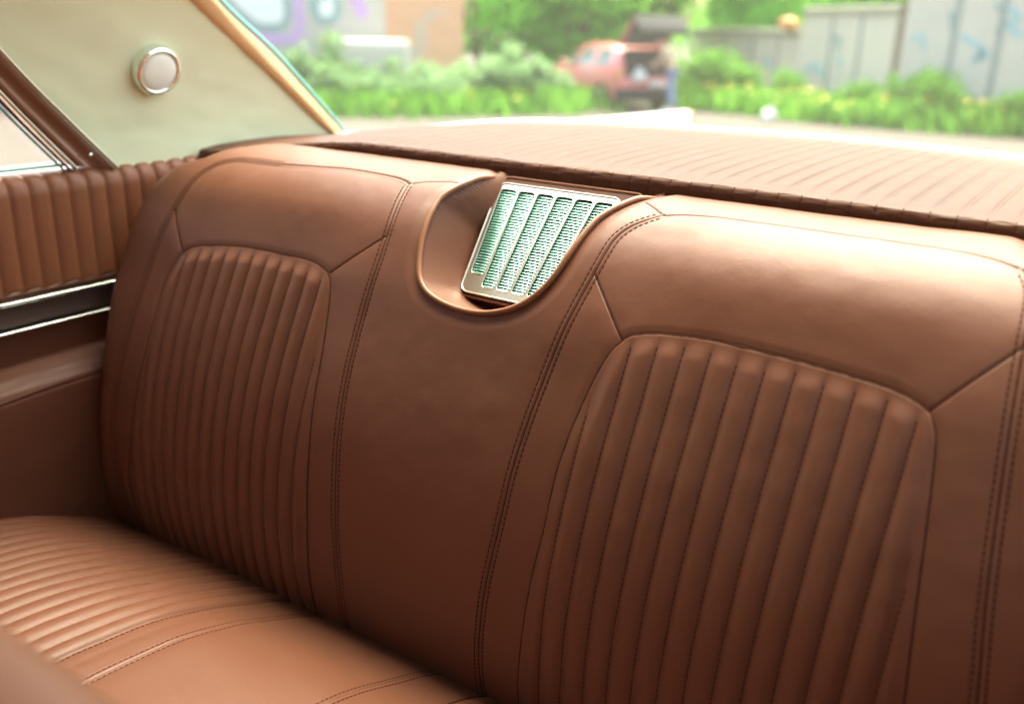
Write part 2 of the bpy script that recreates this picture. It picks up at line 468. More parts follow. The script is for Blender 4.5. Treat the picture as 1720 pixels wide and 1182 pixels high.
# piping round the scoop
P, N = on_seat(UC_c, .0, False)
Po, _ = on_seat(offset2(UC_c, -.005), 0, True); Pb, _ = on_seat(offset2(UC_c, -.005), 0, False)
dd = ((Po - Pb) * N).sum(1); dd = np.convolve(np.pad(dd, 4, 'edge'), np.ones(9) / 9, 'valid')
keep = UC_c[:, 1] < .245
P = on_seat(offset2(UC_c, .0012), 0, False)[0][keep] + N[keep] * (dd[keep] + .0028 - .007 * smoothstep(.19, .245, UC_c[keep, 1]))[:, None]
tube('scoop_piping', resample(P, .003), .0033, M_piping, seat, 10)

# ------------------------------------------------------------------ speaker pod and grille
def half_w(v): return .0690 + (.0885 - .0690) * v / GL
def rounded(pts, r, n=6):
    out = []
    for i in range(len(pts)):
        p, a, b = np.array(pts[i]), np.array(pts[i - 1]), np.array(pts[(i + 1) % len(pts)])
        da, db = (a - p) / np.linalg.norm(a - p), (b - p) / np.linalg.norm(b - p)
        rr = min(r, .45 * np.linalg.norm(a - p), .45 * np.linalg.norm(b - p))
        for t in np.linspace(0, 1, n):
            out.append((1 - t) ** 2 * (p + da * rr) + 2 * t * (1 - t) * p + t * t * (p + db * rr))
    return out
podpts = rounded([(-half_w(0) - .004, -.010), (half_w(0) + .004, -.010), (half_w(GL) + .026, GL + .013), (-half_w(GL) - .003, GL + .013)], .014)
prism('speaker_pod', [gp(u, v, -.0015) for u, v in podpts], gn, .075, M_trim_leather, seat, .0025)
tube('pod_welt', [gp(u, v, -.0015) for u, v in podpts + podpts[:1]], .0018, M_piping, seat, 6)

grille = put('speaker_grille', None, None, seat)
# bezel: face plate with six rounded slots, built as outer frame + ribs
outer = rounded([(-half_w(0) - .001, -.006), (half_w(0) + .001, -.006), (half_w(GL) + .001, GL + .001), (-half_w(GL) - .001, GL + .001)], .013, 8)
slots = []
def colx(k, v): return -half_w(v) + .0035 + (2 * half_w(v) - .007) * k / 6
for k in range(6):
    g = .0014
    v0, v1 = (.004 if k else .020), GL - .0075
    slots.append(rounded([(colx(k, v0) + g, v0), (colx(k + 1, v0) - g, v0), (colx(k + 1, v1) - g, v1), (colx(k, v1) + g, v1)], .006, 6))
def plate_with_holes(name, outer, holes, w0, w1, mat, parent):
    bm = bmesh.new()
    loops = []
    for lp in [outer] + holes:
        vs = [bm.verts.new(gp(u, v, w1)) for u, v in lp]
        loops.append([bm.edges.new((vs[i], vs[(i + 1) % len(vs)])) for i in range(len(vs))])
    bmesh.ops.triangle_fill(bm, use_beauty=True, use_dissolve=False, edges=[e for l in loops for e in l], normal=Vector(gn))
    r = bmesh.ops.extrude_face_region(bm, geom=list(bm.faces))
    for v in r['geom']:
        if isinstance(v, bmesh.types.BMVert): v.co -= Vector(gn) * (w1 - w0)
    return bm_obj(name, bm, mat, parent)
plate_with_holes('bezel', outer, slots, -.0010, .0022, M_bezel, grille)
rimP = [gp(u, v, .0022) for u, v in outer + outer[:1]]
parts = [tube_vf(rimP, .0013, 6)]
for sl in slots:
    parts.append(tube_vf([gp(u, v, .0022) for u, v in sl + sl[:1]], .0007, 5))
put('rim', mesh_np('rim', *join_vf(parts)), M_bezel, grille)
# louvres: thin tilted bars across each column
V, F = [], []
for k in range(6):
    g = .0015
    v0 = .007 if k else .023
    nb = int((GL - .0075 - .0016 - v0) / .00395) + 1
    for j in range(nb):
        v = v0 + .00395 * j; jit = .00012 * math.sin(j * 1.7 + k * 2.1)
        xa, xb = colx(k, v) + g, colx(k + 1, v) - g
        i = len(V); prev = None
        for t in range(5):
            u = xa + (xb - xa) * t / 4; bow = .0007 * math.sin(math.pi * t / 4)
            for dv, dw in ((-.0013, .0006), (-.0012, .0019), (.0013, .0006), (.0012, .0000)):
                V.append(gp(u, v + dv + jit, dw - .0003 + bow))
        for t in range(4):
            for m in range(4):
                a0 = i + t * 4 + m; a1 = i + t * 4 + (m + 1) % 4
                F.append((a0, a1, a1 + 4, a0 + 4))
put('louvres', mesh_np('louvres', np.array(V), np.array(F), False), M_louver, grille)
inner = rounded([(-half_w(0), -.004), (half_w(0), -.004), (half_w(GL), GL - .001), (-half_w(GL), GL - .001)], .011, 6)
prism('speaker_cloth', [gp(u, v, -.0011) for u, v in inner], gn, .0003, M_cloth, grille)

# ------------------------------------------------------------------ seat cushion
CK = catmull([(.05, -.57), (0, -.512), (-.05, -.466), (-.09, -.436), (-.145, -.410), (-.21, -.381), (-.29, -.358), (-.39, -.346), (-.45, -.350), (-.51, -.372),
              (-.545, -.42), (-.555, -.50), (-.55, -.60)], 30)
CS = np.r_[0, np.cumsum(np.linalg.norm(np.diff(CK, axis=0), axis=1))]
cx = np.linspace(-.70, .70, 900); ct = np.linspace(0, CS[-1], 420)
CX, CT = np.meshgrid(cx, ct)
cy, cz = np.interp(CT, CS, CK[:, 0]), np.interp(CT, CS, CK[:, 1])
ty, tz = np.gradient(CK[:, 0], CS), np.gradient(CK[:, 1], CS)
cny, cnz = np.interp(CT, CS, tz), -np.interp(CT, CS, ty)
ln = np.hypot(cny, cnz); cny, cnz = cny / ln, cnz / ln
g = lambda dist, w: np.exp(-(dist / w) ** 2)
drop = .055 * CX ** 2 + .05 * smoothstep(.64, .71, np.abs(CX)) ** 2
XL1, XL2, XR1, XR2 = -.238, -.182, .022, .092
rel = np.zeros_like(CX)
pl = .0262
tch = (CX - XL1) / pl; tch = tch - np.floor(tch)
inset = smoothstep(XL1, XL1 - .004, CX) * smoothstep(-.655, -.645, CX) * smoothstep(.02, .06, CT)
rel += .0042 * (1 - np.abs(2 * tch - 1) ** 2.2) * inset
tch2 = (CX - XR2) / pl; tch2 = tch2 - np.floor(tch2)
inset2 = smoothstep(XR2, XR2 + .004, CX) * smoothstep(.62, .61, CX)
rel += .0042 * (1 - np.abs(2 * tch2 - 1) ** 2.2) * inset2
for x0 in (XL2, XR1):
    e = np.abs(CX - x0); rel += .0006 * g(e - .0028, .0014) - .0013 * g(e, .0012) - .0005 * g(e - .0056, .0012) - .0010 * g(e, .016)
for x0 in (XL1, XR2):
    e = np.abs(CX - x0); rel += -.0012 * g(e, .0013) - .0009 * g(e, .010)
e = np.abs(CX - (XL1 + .022)); rel += -.0006 * g(e, .007)
rel += .007 * vnoise(CX * 5 + 1, CT * 6 + 4, 8) + .0015 * vnoise(CX * 18, CT * 20, 9)
PC = np.stack([CX, cy + cny * rel, cz + cnz * rel - drop], -1)
grid_obj('seat_cushion', PC, M_seat, seat, flip=True)
def cush_line(x0, lo=.10):
    i = int(round((x0 - cx[0]) / (cx[1] - cx[0])))
    m = (ct > lo) & (ct < .66)
    P = PC[m, i]; N = np.stack([0 * cny[m, i], cny[m, i], cnz[m, i]], 1)
    return P + N * .0001, N
for x0 in (XL2, XR1):
    put('cushion_stitching', mesh_np('cushion_stitching', *join_vf([stitches_vf(*cush_line(x0 + d)) for d in (-.0056, .0056)])), M_thread, seat)
for x0 in (XL1 + .003, XR2 - .003):
    put('cushion_stitching', mesh_np('cushion_stitching', *stitches_vf(*cush_line(x0))), M_thread, seat)
box_obj('seat_base', (-.66, -.50, -.72), (.66, .02, -.56), M_under, seat)

# ------------------------------------------------------------------ front seat (out of focus, lower corner)
fseat = thing('front_bench_seat', 'plain tan leather back of the front seat close to the lens', 'car seat')
box_obj('backrest', (-.62, -.86, -.62), (.66, -.583, .005), M_front, fseat, .055, 6)
box_obj('seat_cushion', (-.62, -1.35, -.66), (.66, -.863, -.44), M_front, fseat, .05, 5)

# ------------------------------------------------------------------ the car round the seat
car = thing('classic_coupe', 'beige classic coupe seen from inside, tan leather trim and cream headliner', 'car')
# parcel shelf with pleats
rear_c = catmull([(-.69, .485), (-.55, .535), (-.41, .60), (-.243, .70), (-.08, .745), (.095, .775), (.255, .775), (.449, .748), (.60, .68), (.72, .58)], 20)
def rear_y(x): return np.interp(x, rear_c[:, 0], rear_c[:, 1])
sx = np.linspace(-.695, .70, 1100)
prof = np.concatenate([np.linspace(0, 1, 24), np.linspace(1, 2, 30)[1:], 2 + np.linspace(0, 1, 120)[1:] ** 1.15])
SX, SP = np.meshgrid(sx, prof)
ztop = .1325 - .040 * smoothstep(-.30, -.70, SX) ** 1.2 - .004 * smoothstep(.1, .7, SX)
yf = .197 - .012 * smoothstep(-.40, -.69, SX)
r_ = .009
yy = np.where(SP <= 1, yf, np.where(SP <= 2, yf + r_ * (1 - np.cos((SP - 1) * np.pi / 2)), 0))
zz = np.where(SP <= 1, .085 + (ztop - r_ - .085) * SP, np.where(SP <= 2, ztop - r_ + r_ * np.sin((SP - 1) * np.pi / 2), ztop))
q = np.clip(SP - 2, 0, 1)
yy = np.where(SP > 2, yf + r_ + (rear_y(SX) - yf - r_) * q, yy)
zz = np.where(SP > 2, ztop + .010 * np.sin(q * np.pi) * 0.6, zz)
tpl = (SX - .124) / .0258; tpl = tpl - np.floor(tpl)
bulge = (1 - np.abs(2 * tpl - 1) ** 4.0)
amp = np.where(SP <= 1, .0009, np.where(SP <= 2, .0008, .0008 + .0022 * smoothstep(.0, .12, q) * (1 - .4 * smoothstep(.1, .9, q))))
nyv = np.where(SP <= 1, -1, np.where(SP <= 2, -np.cos((SP - 1) * np.pi / 2), 0))
nzv = np.where(SP <= 1, 0, np.where(SP <= 2, np.sin((SP - 1) * np.pi / 2), 1))
ew = .0015 * vnoise(SX * 60, SP * 5, 11)
dd = (bulge * amp + ew * .5)
pinch = -.0007 * np.exp(-((SP - 1.25) / .22) ** 2) * np.exp(-((tpl - .5 - .5 * np.sign(tpl - .5)) / .12) ** 2)
dd = dd + pinch
PS = np.stack([SX, yy + nyv * dd, zz + nzv * dd], -1)
shelf = grid_obj('parcel_shelf', PS, M_shelf, car)
parts = []
for k in range(-32, 24):
    x0 = .124 + .0258 * k
    if not -.62 < x0 < .69: continue
    i = int(round((x0 - sx[0]) / (sx[1] - sx[0])))
    m = (prof > .1) & (prof < 2.0)
    P = PS[m, i]; N = np.stack([0 * P[:, 0], nyv[m, i], nzv[m, i]], 1)
    parts.append(stitches_vf(P + N * .0002, N, .0058, .0036, .0006, .0006))
join_into(shelf, *join_vf(parts), M_thread)
edge = np.stack([rear_c[:, 0], rear_c[:, 1] + .006, np.interp(rear_c[:, 0], sx, ztop[0]) + .001], 1)
tube('rear_window_trim', edge, .0055, M_chrome, car, 8)

# side panel of the cabin (fluted leather, chrome strips, band, lower panel)
XP = -.70
side = put('side_panel', None, None, car)
py = np.linspace(-1.45, .30, 1000); pq = np.linspace(0, 1, 90)
PY, PQ = np.meshgrid(py, pq)
ptop = .082 + .010 * smoothstep(.10, .30, PY) + .006 * smoothstep(-.05, -.4, PY)
zb = -.084
roll = .030
zl = zb + (ptop - roll - zb) * np.clip(PQ / .7, 0, 1)
th = np.clip((PQ - .7) / .3, 0, 1) * np.pi / 2
fx = XP + .012
X = fx - roll * (1 - np.cos(th)); Z = zl + roll * np.sin(th)
tf = (PY - .0365) / .0292; tf = tf - np.floor(tf)
fl = (1 - np.abs(2 * tf - 1) ** 3.0) * .0048 * smoothstep(1.0, .86, PQ) * smoothstep(0, .05, PQ)
X = X + fl * np.cos(th); Z = Z + fl * np.sin(th)
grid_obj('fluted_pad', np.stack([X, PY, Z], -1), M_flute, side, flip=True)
box_obj('dark_band', (XP - .03, -1.45, -.130), (XP + .004, .12, -.094), M_vinylband, side, .001)
for zc in (-.0925, -.1345):
    bm = bmesh.new(); add_box(bm, (XP - .005, -1.45, zc - .0030), (XP + .019, .10, zc + .0030), .0024, 3)
    bm_obj('chrome_strip', bm, M_chrome, side, True)
box_obj('lower_panel', (XP - .03, -1.45, -.70), (XP + .003, .12, -.139), M_trim_leather, side)
# armrest: sloping padded top and a vertical face
ay = np.linspace(-1.2, .10, 300)
apro = catmull([(XP - .01, -.186), (XP + .005, -.190), (XP + .025, -.199), (XP + .040, -.207), (XP + .050, -.217), (XP + .052, -.232), (XP + .050, -.30), (XP + .048, -.40), (XP + .046, -.60)], 14)
AY, AK = np.meshgrid(ay, np.arange(len(apro)))
ax_ = apro[AK, 0] + .0012 * vnoise(AY * 12, AK * .2, 14); az_ = apro[AK, 1] + .010 * smoothstep(-.35, .1, AY) * 1.0 + .0025 * vnoise(AY * 9, AK * .1, 15)
kk = np.abs(AK - 66); ax_ = ax_ - .0018 * np.exp(-(kk / 1.6) ** 2)
grid_obj('armrest', np.stack([ax_, AY, az_], -1), M_trim_leather, car, flip=False)

# headliner: sail panel leaning in and rolling into the roof
def xs(z):
    qq = np.clip((z - .08) / .42, 0, 1.2); return -.70 + .17 * qq ** 1.8
zr = np.linspace(.05, .50, 140)
yfz = .030 - .918 * (zr - .075)
yrz = np.interp(zr, [.05, .106, .209, .322, .42, .50], [.555, .473, .328, .151, -.005, -.13])
tt = np.linspace(0, 1, 160)
Yh = yfz[:, None] * (1 - tt) + yrz[:, None] * tt; Zh = np.repeat(zr[:, None], 160, 1)
wr = .0016 * vnoise(Yh * 14 + Zh * 9, Zh * 20 - Yh * 6, 21) + .0012 * vnoise(Yh * 30, Zh * 45, 22)
Xh = xs(Zh) + wr
head = grid_obj('headliner', np.stack([Xh, Yh, Zh], -1), M_headliner, car)
# roof lining and roof skin
rx = np.linspace(-1, 1, 60); ry = np.linspace(0, 1, 40)
RX_, RY_ = np.meshgrid(rx, ry)
rxx = .53 * RX_
yfront, yrear = -1.30, -.13
ryy = yfront + RY_ * ((yrear + .10 * (1 - RX_ ** 2)) - yfront)
rzz = .50 + .055 * (1 - np.abs(RX_) ** 2.4)
grid_obj('roof_lining', np.stack([rxx, ryy, rzz], -1), M_headliner, car)
grid_obj('roof', np.stack([rxx * 1.16, ryy, rzz + .035], -1), M_paint, car)
# outer skin of both sail panels, inner one on the far side too
for sgn in (-1, 1):
    Xo = sgn * (np.abs(xs(Zh)) + .05)
    grid_obj('pillar_skin', np.stack([Xo, Yh, Zh], -1), M_paint, car)
grid_obj('headliner', np.stack([-Xh, Yh, Zh], -1), M_headliner, car)

def strip(name, A_, B_, n, thick, mat, parent, bev=.0):
    """flat bar between two edge polylines A_ and B_, thick along n"""
    A_, B_ = np.asarray(A_, float), np.asarray(B_, float); n = np.asarray(n, float) / np.linalg.norm(n)
    P = np.stack([A_ - n * thick, A_, A_ * .75 + B_ * .25 + n * thick * .18, A_ * .25 + B_ * .75 + n * thick * .18, B_, B_ - n * thick], 0)
    P = np.concatenate([P, P[:1]], 0)
    return grid_obj(name, P, mat, parent)
# quarter window rear frame: painted channel with bright lips
def line(a, b, n=12): return np.linspace(a, b, n)
UP0, UP1 = np.array((-.600, -.360, .497)), np.array((-.6895, .028, .078))
UPm = np.array((-.664, -.130, .243))
LO0, LO1 = np.array((-.640, -.330, .430)), np.array((-.693, -.028, .086))
LOm = np.array((-.678, -.131, .201))
up = catmull([UP0, UPm, (UPm + UP1) / 2 + (-.004, 0, 0), UP1], 12); lo = catmull([LO0, LOm, (LOm + LO1) / 2 + (-.003, 0, 0), LO1], 12)
wt = put('window_pillar_trim', None, None, car)
mid = up * .5 + lo * .5 + np.array((-.010, 0, 0))
P = np.stack([up + (-.03, 0, 0), up, up * .72 + lo * .28 + np.array((-.006, 0, 0)), mid, up * .30 + lo * .70 + np.array((-.004, 0, 0)), lo, lo + (-.03, 0, 0)], 0)
grid_obj('channel', P, M_darktrim, wt)
tube('edge_lip', up + np.array((.0, .004, .001)), .0028, M_bezel, wt)
tube('edge_lip', lo + np.array((-.002, -.004, -.002)), .0035, M_bezel, wt)
scr = put('screw', None, M_chrome, wt)
bm = bmesh.new(); bmesh.ops.create_uvsphere(bm, u_segments=14, v_segments=8, radius=.003)
for v in bm.verts: v.co = Vector((v.co.x * .5, v.co.y, v.co.z)) + Vector((up[-1] * .62 + lo[-1] * .38)) + Vector((.004, -.017, .021))
me = bpy.data.meshes.new('screw'); bm.to_mesh(me); bm.free(); me.materials.append(M_chrome)
bpy.data.objects.remove(scr); put('screw', me, None, wt)
glo = lo + np.array((-.010, -.008, -.005))
tube('window_seal', glo, .0022, M_rubber, car)
tube('window_seal', glo + np.array((-.003, -.005, -.003)), .0020, M_glassedge, car)
# quarter window glass
lo2 = glo + np.array((-.008, -.014, -.006))
yb = np.linspace(-1.25, lo2[-1, 1], len(lo2))
bot = np.stack([np.full(len(lo2), -.715), np.linspace(-1.2, lo2[-1, 1], len(lo2)), np.full(len(lo2), .078)], 1)
front = lo2.copy(); front[:, 1] -= .90
grid_obj('side_window', np.stack([front, lo2], 0), M_side_glass, car)
tube('window_seal', [(-.704, -1.2, .0905), (-.704, -.3, .0905), (-.703, -.045, .0895)], .0020, M_glassedge, car)
# rear window: welt strip on the headliner edge, glass edge, glass
rin = np.array([(-.572, -.005, .42), (-.637, .151, .322), (-.680, .328, .209), (-.699, .473, .106), (-.703, .52, .07)])
rout = np.array([(-.575, .045, .42), (-.640, .207, .316), (-.671, .336, .238), (-.698, .500, .111), (-.702, .545, .07)])
ri, ro = catmull(rin, 12), catmull(rout, 12)
strip('window_welt', ri + (.004, 0, 0), ro + (.004, 0, 0), (1, .2, .1), .012, M_cream, car)
tube('rear_window_seal', ro + np.array((.002, .008, .004)), .0028, M_glassedge, car)
tube('rear_window_seal', ro + np.array((.004, .004, .002)), .0016, M_rubber, car)
gx = np.linspace(-1, 1, 61)
gb = np.stack([.705 * gx, rear_y(.705 * gx) + .012, np.full(61, .118) - .020 * np.abs(gx) ** 3], 1)
gt = np.stack([.545 * gx, yrear + .10 * (1 - gx ** 2) + .004, .50 + .055 * (1 - np.abs(gx) ** 2.4) + .01], 1)
kq = np.linspace(0, 1, 24)[:, None, None]
GP = gb[None] * (1 - kq) + gt[None] * kq
GP[..., 1] += .05 * np.sin(np.pi * kq[..., 0]) * (1 - np.abs(gx) ** 4)[None]
GP[..., 2] += .02 * np.sin(np.pi * kq[..., 0])
grid_obj('rear_window', GP, M_rear_glass, car)

# dome lamp on the sail panel
lc = np.array((-.672, .101, .2225)); nx_ = np.array((1.0, -.02, -.38)); nx_ /= np.linalg.norm(nx_)
e1 = np.array((0, 1.0, 0)) - nx_ * nx_[1]; e1 /= np.linalg.norm(e1); e2 = np.cross(nx_, e1)
def lathe(name, prof_, mat, parent, n=64):
    a = np.linspace(0, 2 * np.pi, n + 1)
    P = np.array([[lc + nx_ * h_ + r2 * (np.cos(t) * e1 + np.sin(t) * e2) for t in a] for r2, h_ in prof_])
    return grid_obj(name, P, mat, parent)
lamp = put('dome_lamp', None, None, car)
lathe('bezel', [(.0375, -.006), (.0385, .004), (.0380, .010), (.0355, .0150), (.0325, .0160), (.0300, .0148), (.0288, .0120)], M_chrome, lamp)
lathe('lens', [(.0290, .0115), (.0285, .0135), (.0262, .0150), (.022, .0162), (.012, .0172), (.0001, .0175)], M_lens, lamp)

# bodywork round the cabin
body = put('body_shell', None, None, car)
box_obj('side_skin', (-.90, -1.7, -.78), (-.735, .62, .070), M_paint, body, .02)
box_obj('side_skin', (.735, -1.7, -.78), (.90, .62, .070), M_paint, body, .02)
box_obj('cabin_floor', (-.735, -1.7, -.80), (.735, .78, -.725), M_carpet, body)
box_obj('firewall', (-.735, -1.76, -.725), (.735, -1.70, .05), M_under, body)
box_obj('dashboard', (-.72, -1.70, -.25), (.72, -1.45, .06), M_trim_leather, body, .05, 4)
box_obj('bonnet', (-.88, -3.10, -.30), (.88, -1.78, .055), M_paint, body, .05, 3)
box_obj('inner_quarter', (.70, -1.65, -.70), (.73, .30, .075), M_trim_leather, body)
box_obj('bulkhead', (-.70, .24, -.72), (.70, .27, .080), M_under, body)
wsx = np.linspace(-1, 1, 30); wk = np.linspace(0, 1, 10)[:, None, None]
wb = np.stack([.70 * wsx, -1.76 + .10 * wsx ** 2, np.full(30, .065)], 1); wt_ = np.stack([.56 * wsx, -1.31 + .05 * wsx ** 2, .505 + .055 * (1 - np.abs(wsx) ** 2.4)], 1)
grid_obj('windscreen', wb[None] * (1 - wk) + wt_[None] * wk, M_side_glass, car)
# trunk deck and two rear fenders with upswept fins
dx = np.linspace(-.80, .80, 40); dq = np.linspace(0, 1, 30)
DX, DQ = np.meshgrid(dx, dq)
y0 = rear_y(np.clip(DX, -.69, .72)) + .03
DY = y0 + (2.30 - y0) * DQ
DZ = .085 - .175 * DQ - .03 * np.abs(DX / .8) ** 3
grid_obj('trunk_lid', np.stack([DX, DY, DZ], -1), M_paint, car)
for sgn in (-1, 1):
    fy = np.linspace(.45, 2.31, 50); k = np.arange(10)
    sec = np.array([(-.120, -.90), (-.060, -.40), (-.030, -.06), (-.020, -.012), (-.006, -.001), (.020, 0), (.030, -.006), (.040, -.025), (.095, -.10), (.115, -.75)])
    FY, KK = np.meshgrid(fy, k)
    topz = .062 - .014 * (FY - .45) - .002 * (FY - 1.6) ** 2
    Xf = sgn * (.80 + sec[KK, 0]); 
    grid_obj('rear_fender', np.stack([Xf, FY, topz + sec[KK, 1]], -1), M_paint, car)
    lampP = [(sgn * (.80 + a), 2.312, topz[0, -1] + b) for a, b in ((-.05, -.30), (-.02, -.012), (-.006, -.001), (.020, 0), (.030, -.006), (.095, -.10), (.10, -.30))]
    prism('tail_lamp', lampP, (0, 1, 0), -.02, M_tail, car)
tl = box_obj('tail_panel', (-.78, 2.24, -.70), (.78, 2.29, -.13), M_paint, car)

# ------------------------------------------------------------------ OUTSIDE
GZ = -1.55
def at(u, v, D):
    """point seen at photo pixel (u,v) of the 1720-wide frame, at horizontal distance D"""
    d = RX * ((u - 860) / 1540) + DN * ((v - 591) / 1540) + FW
    return CAM + d * (D / math.hypot(d.x, d.y))
def ground_z(x, y):
    r = np.hypot(x, y); return -.95 + (GZ + .95) * smoothstep(3.0, 12.0, r)
def gpt(u, D, dz=0.0):
    p = at(u, 100, D); return Vector((p.x, p.y, float(ground_z(p.x, p.y)) + dz))

M_ground = simple('pale_gravel', (.075, .063, .053), .95, var=.22, scale=1.2, bump=.6, bscale=30)
M_concrete = simple('pale_concrete', (.56, .53, .46), .85, var=.10, scale=2.0, bump=.3, bscale=25)
M_wall = simple('pale_render', (.48, .45, .40), .85, var=.08, scale=1.5, bump=.3, bscale=25)
M_coping = simple('weathered_coping', (.34, .34, .26), .9, var=.25, scale=4)
M_post = simple('dark_post', (.16, .13, .10), .8, var=.2, scale=5)
M_joint = simple('joint_filler', (.27, .31, .29), .9, var=.2, scale=5)
M_bark = simple('bark', (.12, .09, .06), .95, var=.3, scale=8)
M_red = simple('red_car_paint', (.66, .17, .18), .25, var=.04, scale=3, coat=1.0)
M_blackp = simple('black_plastic', (.045, .047, .045), .8, var=.2, scale=8, spec=.15)
M_dark = simple('dark_boot_lining', (.035, .034, .03), .9, var=.3, scale=6)
M_carglass = simple('car_glass', (.10, .12, .13), .06, var=.05, spec=.9, coat=.6)
M_plate = simple('number_plate', (.60, .62, .60), .4, var=.03)
M_white = simple('white_plastic', (.66, .66, .66), .5, var=.04)
M_skin = simple('skin', (.46, .27, .19), .55, var=.06, scale=20)
M_shirt = simple('beige_shirt', (.52, .40, .28), .85, var=.08, scale=14)
M_jeans = simple('blue_jeans', (.20, .27, .42), .85, var=.12, scale=18)
M_hair = simple('brown_hair', (.05, .03, .02), .7, var=.2, scale=40)
M_tyre = simple('tyre_rubber', (.03, .03, .03), .8, var=.2)
M_rim = simple('wheel_alloy', (.55, .55, .56), .3, .8, var=.05)
M_purple = simple('purple_spray_paint', (.50, .33, .58), .7, var=.12, scale=5)
M_teal = simple('grey_teal_spray_paint', (.24, .36, .36), .7, var=.15, scale=5)
M_palep = simple('white_spray_paint', (.70, .72, .72), .7, var=.05, scale=5)
M_bluep = simple('pale_blue_spray_paint', (.30, .48, .52), .7, var=.15, scale=5)
M_orange = simple('orange_plastic', (.66, .30, .08), .5, var=.08)

def brick_mat():
    m, N, L, b = mat_new('orange_brick')
    tc = N.new('ShaderNodeTexCoord'); mp = N.new('ShaderNodeMapping'); mp.inputs['Rotation'].default_value = (math.pi / 2, 0, 0)
    br = N.new('ShaderNodeTexBrick'); br.inputs['Scale'].default_value = 4.2
    br.inputs['Color1'].default_value = (.70, .36, .19, 1); br.inputs['Color2'].default_value = (.62, .30, .16, 1); br.inputs['Mortar'].default_value = (.55, .48, .40, 1)
    br.inputs['Mortar Size'].default_value = .018
    L.new(tc.outputs['Object'], mp.inputs['Vector']); L.new(mp.outputs['Vector'], br.inputs['Vector'])
    n = N.new('ShaderNodeTexNoise'); n.inputs['Scale'].default_value = 1.1; n.inputs['Detail'].default_value = 5
    L.new(tc.outputs['Object'], n.inputs['Vector'])
    r = N.new('ShaderNodeMapRange'); r.inputs['From Min'].default_value = .56; r.inputs['From Max'].default_value = .66
    L.new(n.outputs['Fac'], r.inputs['Value'])
    mx = N.new('ShaderNodeMix'); mx.data_type = 'RGBA'; mx.inputs[7].default_value = (.44, .41, .34, 1)
    L.new(r.outputs['Result'], mx.inputs[0]); L.new(br.outputs['Color'], mx.inputs[6]); L.new(mx.outputs[2], b.inputs['Base Color'])
    b.inputs['Roughness'].default_value = .9
    return m
M_brick = brick_mat()

def leaf_mat(name, c0, c1):
    m, N, L, b = mat_new(name)
    oi = N.new('ShaderNodeTexCoord'); n = N.new('ShaderNodeTexNoise'); n.inputs['Scale'].default_value = 1.6; n.inputs['Detail'].default_value = 3
    L.new(oi.outputs['Object'], n.inputs['Vector'])
    ge = N.new('ShaderNodeNewGeometry'); ad = N.new('ShaderNodeMath'); ad.operation = 'MULTIPLY_ADD'
    ad.inputs[1].default_value = .5; L.new(ge.outputs['Random Per Island'], ad.inputs[0])
    mr = N.new('ShaderNodeMapRange'); mr.inputs['From Min'].default_value = .3; mr.inputs['From Max'].default_value = .7; mr.inputs['To Max'].default_value = .5
    L.new(n.outputs['Fac'], mr.inputs['Value']); L.new(mr.outputs['Result'], ad.inputs[2])
    mx = N.new('ShaderNodeMix'); mx.data_type = 'RGBA'; mx.inputs[6].default_value = (*c0, 1); mx.inputs[7].default_value = (*c1, 1)
    L.new(ad.outputs[0], mx.inputs[0]); L.new(mx.outputs[2], b.inputs['Base Color'])
    b.inputs['Roughness'].default_value = .5; b.inputs['Specular IOR Level'].default_value = .3
    tr = N.new('ShaderNodeBsdfTranslucent'); L.new(mx.outputs[2], tr.inputs['Color'])
    ms = N.new('ShaderNodeMixShader'); ms.inputs[0].default_value = .55
    L.new(b.outputs[0], ms.inputs[1]); L.new(tr.outputs[0], ms.inputs[2]); L.new(ms.outputs[0], N['Material Output'].inputs['Surface'])
    return m
M_leaf = leaf_mat('tree_leaves', (.15, .50, .035), (.26, .64, .07))
M_leaf2 = leaf_mat('bush_leaves', (.20, .36, .15), (.32, .48, .24))
M_grass = leaf_mat('grass_blades', (.10, .27, .03), (.17, .38, .05))
M_flower = simple('yellow_petals', (.70, .52, .04), .6, var=.1)

# ground: one wide sheet, level by the car and a little lower beyond
rr = np.concatenate([np.linspace(0, 14, 30), np.geomspace(15, 420, 26)]); aa = np.linspace(0, 2 * np.pi, 97)
GR, GA = np.meshgrid(rr, aa)
GX, GY = GR * np.cos(GA), GR * np.sin(GA)
GZZ = ground_z(GX, GY) + .05 * vnoise(GX * .35, GY * .35, 31) * smoothstep(3, 9, GR)
tag(grid_obj('ground', np.stack([GX, GY, GZZ], -1), M_ground), kind='structure')

def wall_frame(u0, D0, u1, D1):
    a, b = gpt(u0, D0), gpt(u1, D1); a.z = b.z = GZ
    ex = (b - a).normalized(); ez = Vector((0, 0, 1)); ey = ez.cross(ex)      # ey points away from the camera
    m = Matrix((( ex.x, ey.x, 0, a.x), (ex.y, ey.y, 0, a.y), (0, 0, 1, a.z), (0, 0, 0, 1)))
    return m, (b - a).length

def blob(name, pts, mtx, yoff, mat, parent, thick=.012):
    return prism(name, [mtx @ Vector((x, yoff, z)) for x, z in pts], mtx.to_3x3() @ Vector((0, -1, 0)), thick, mat, parent)
def band_pts(c, w):
    c = resample(catmull(c, 8), .12); o1, o2 = offset2(c, w / 2), offset2(c, -w / 2)
    return [tuple(p) for p in o1] + [tuple(p) for p in o2[::-1]]

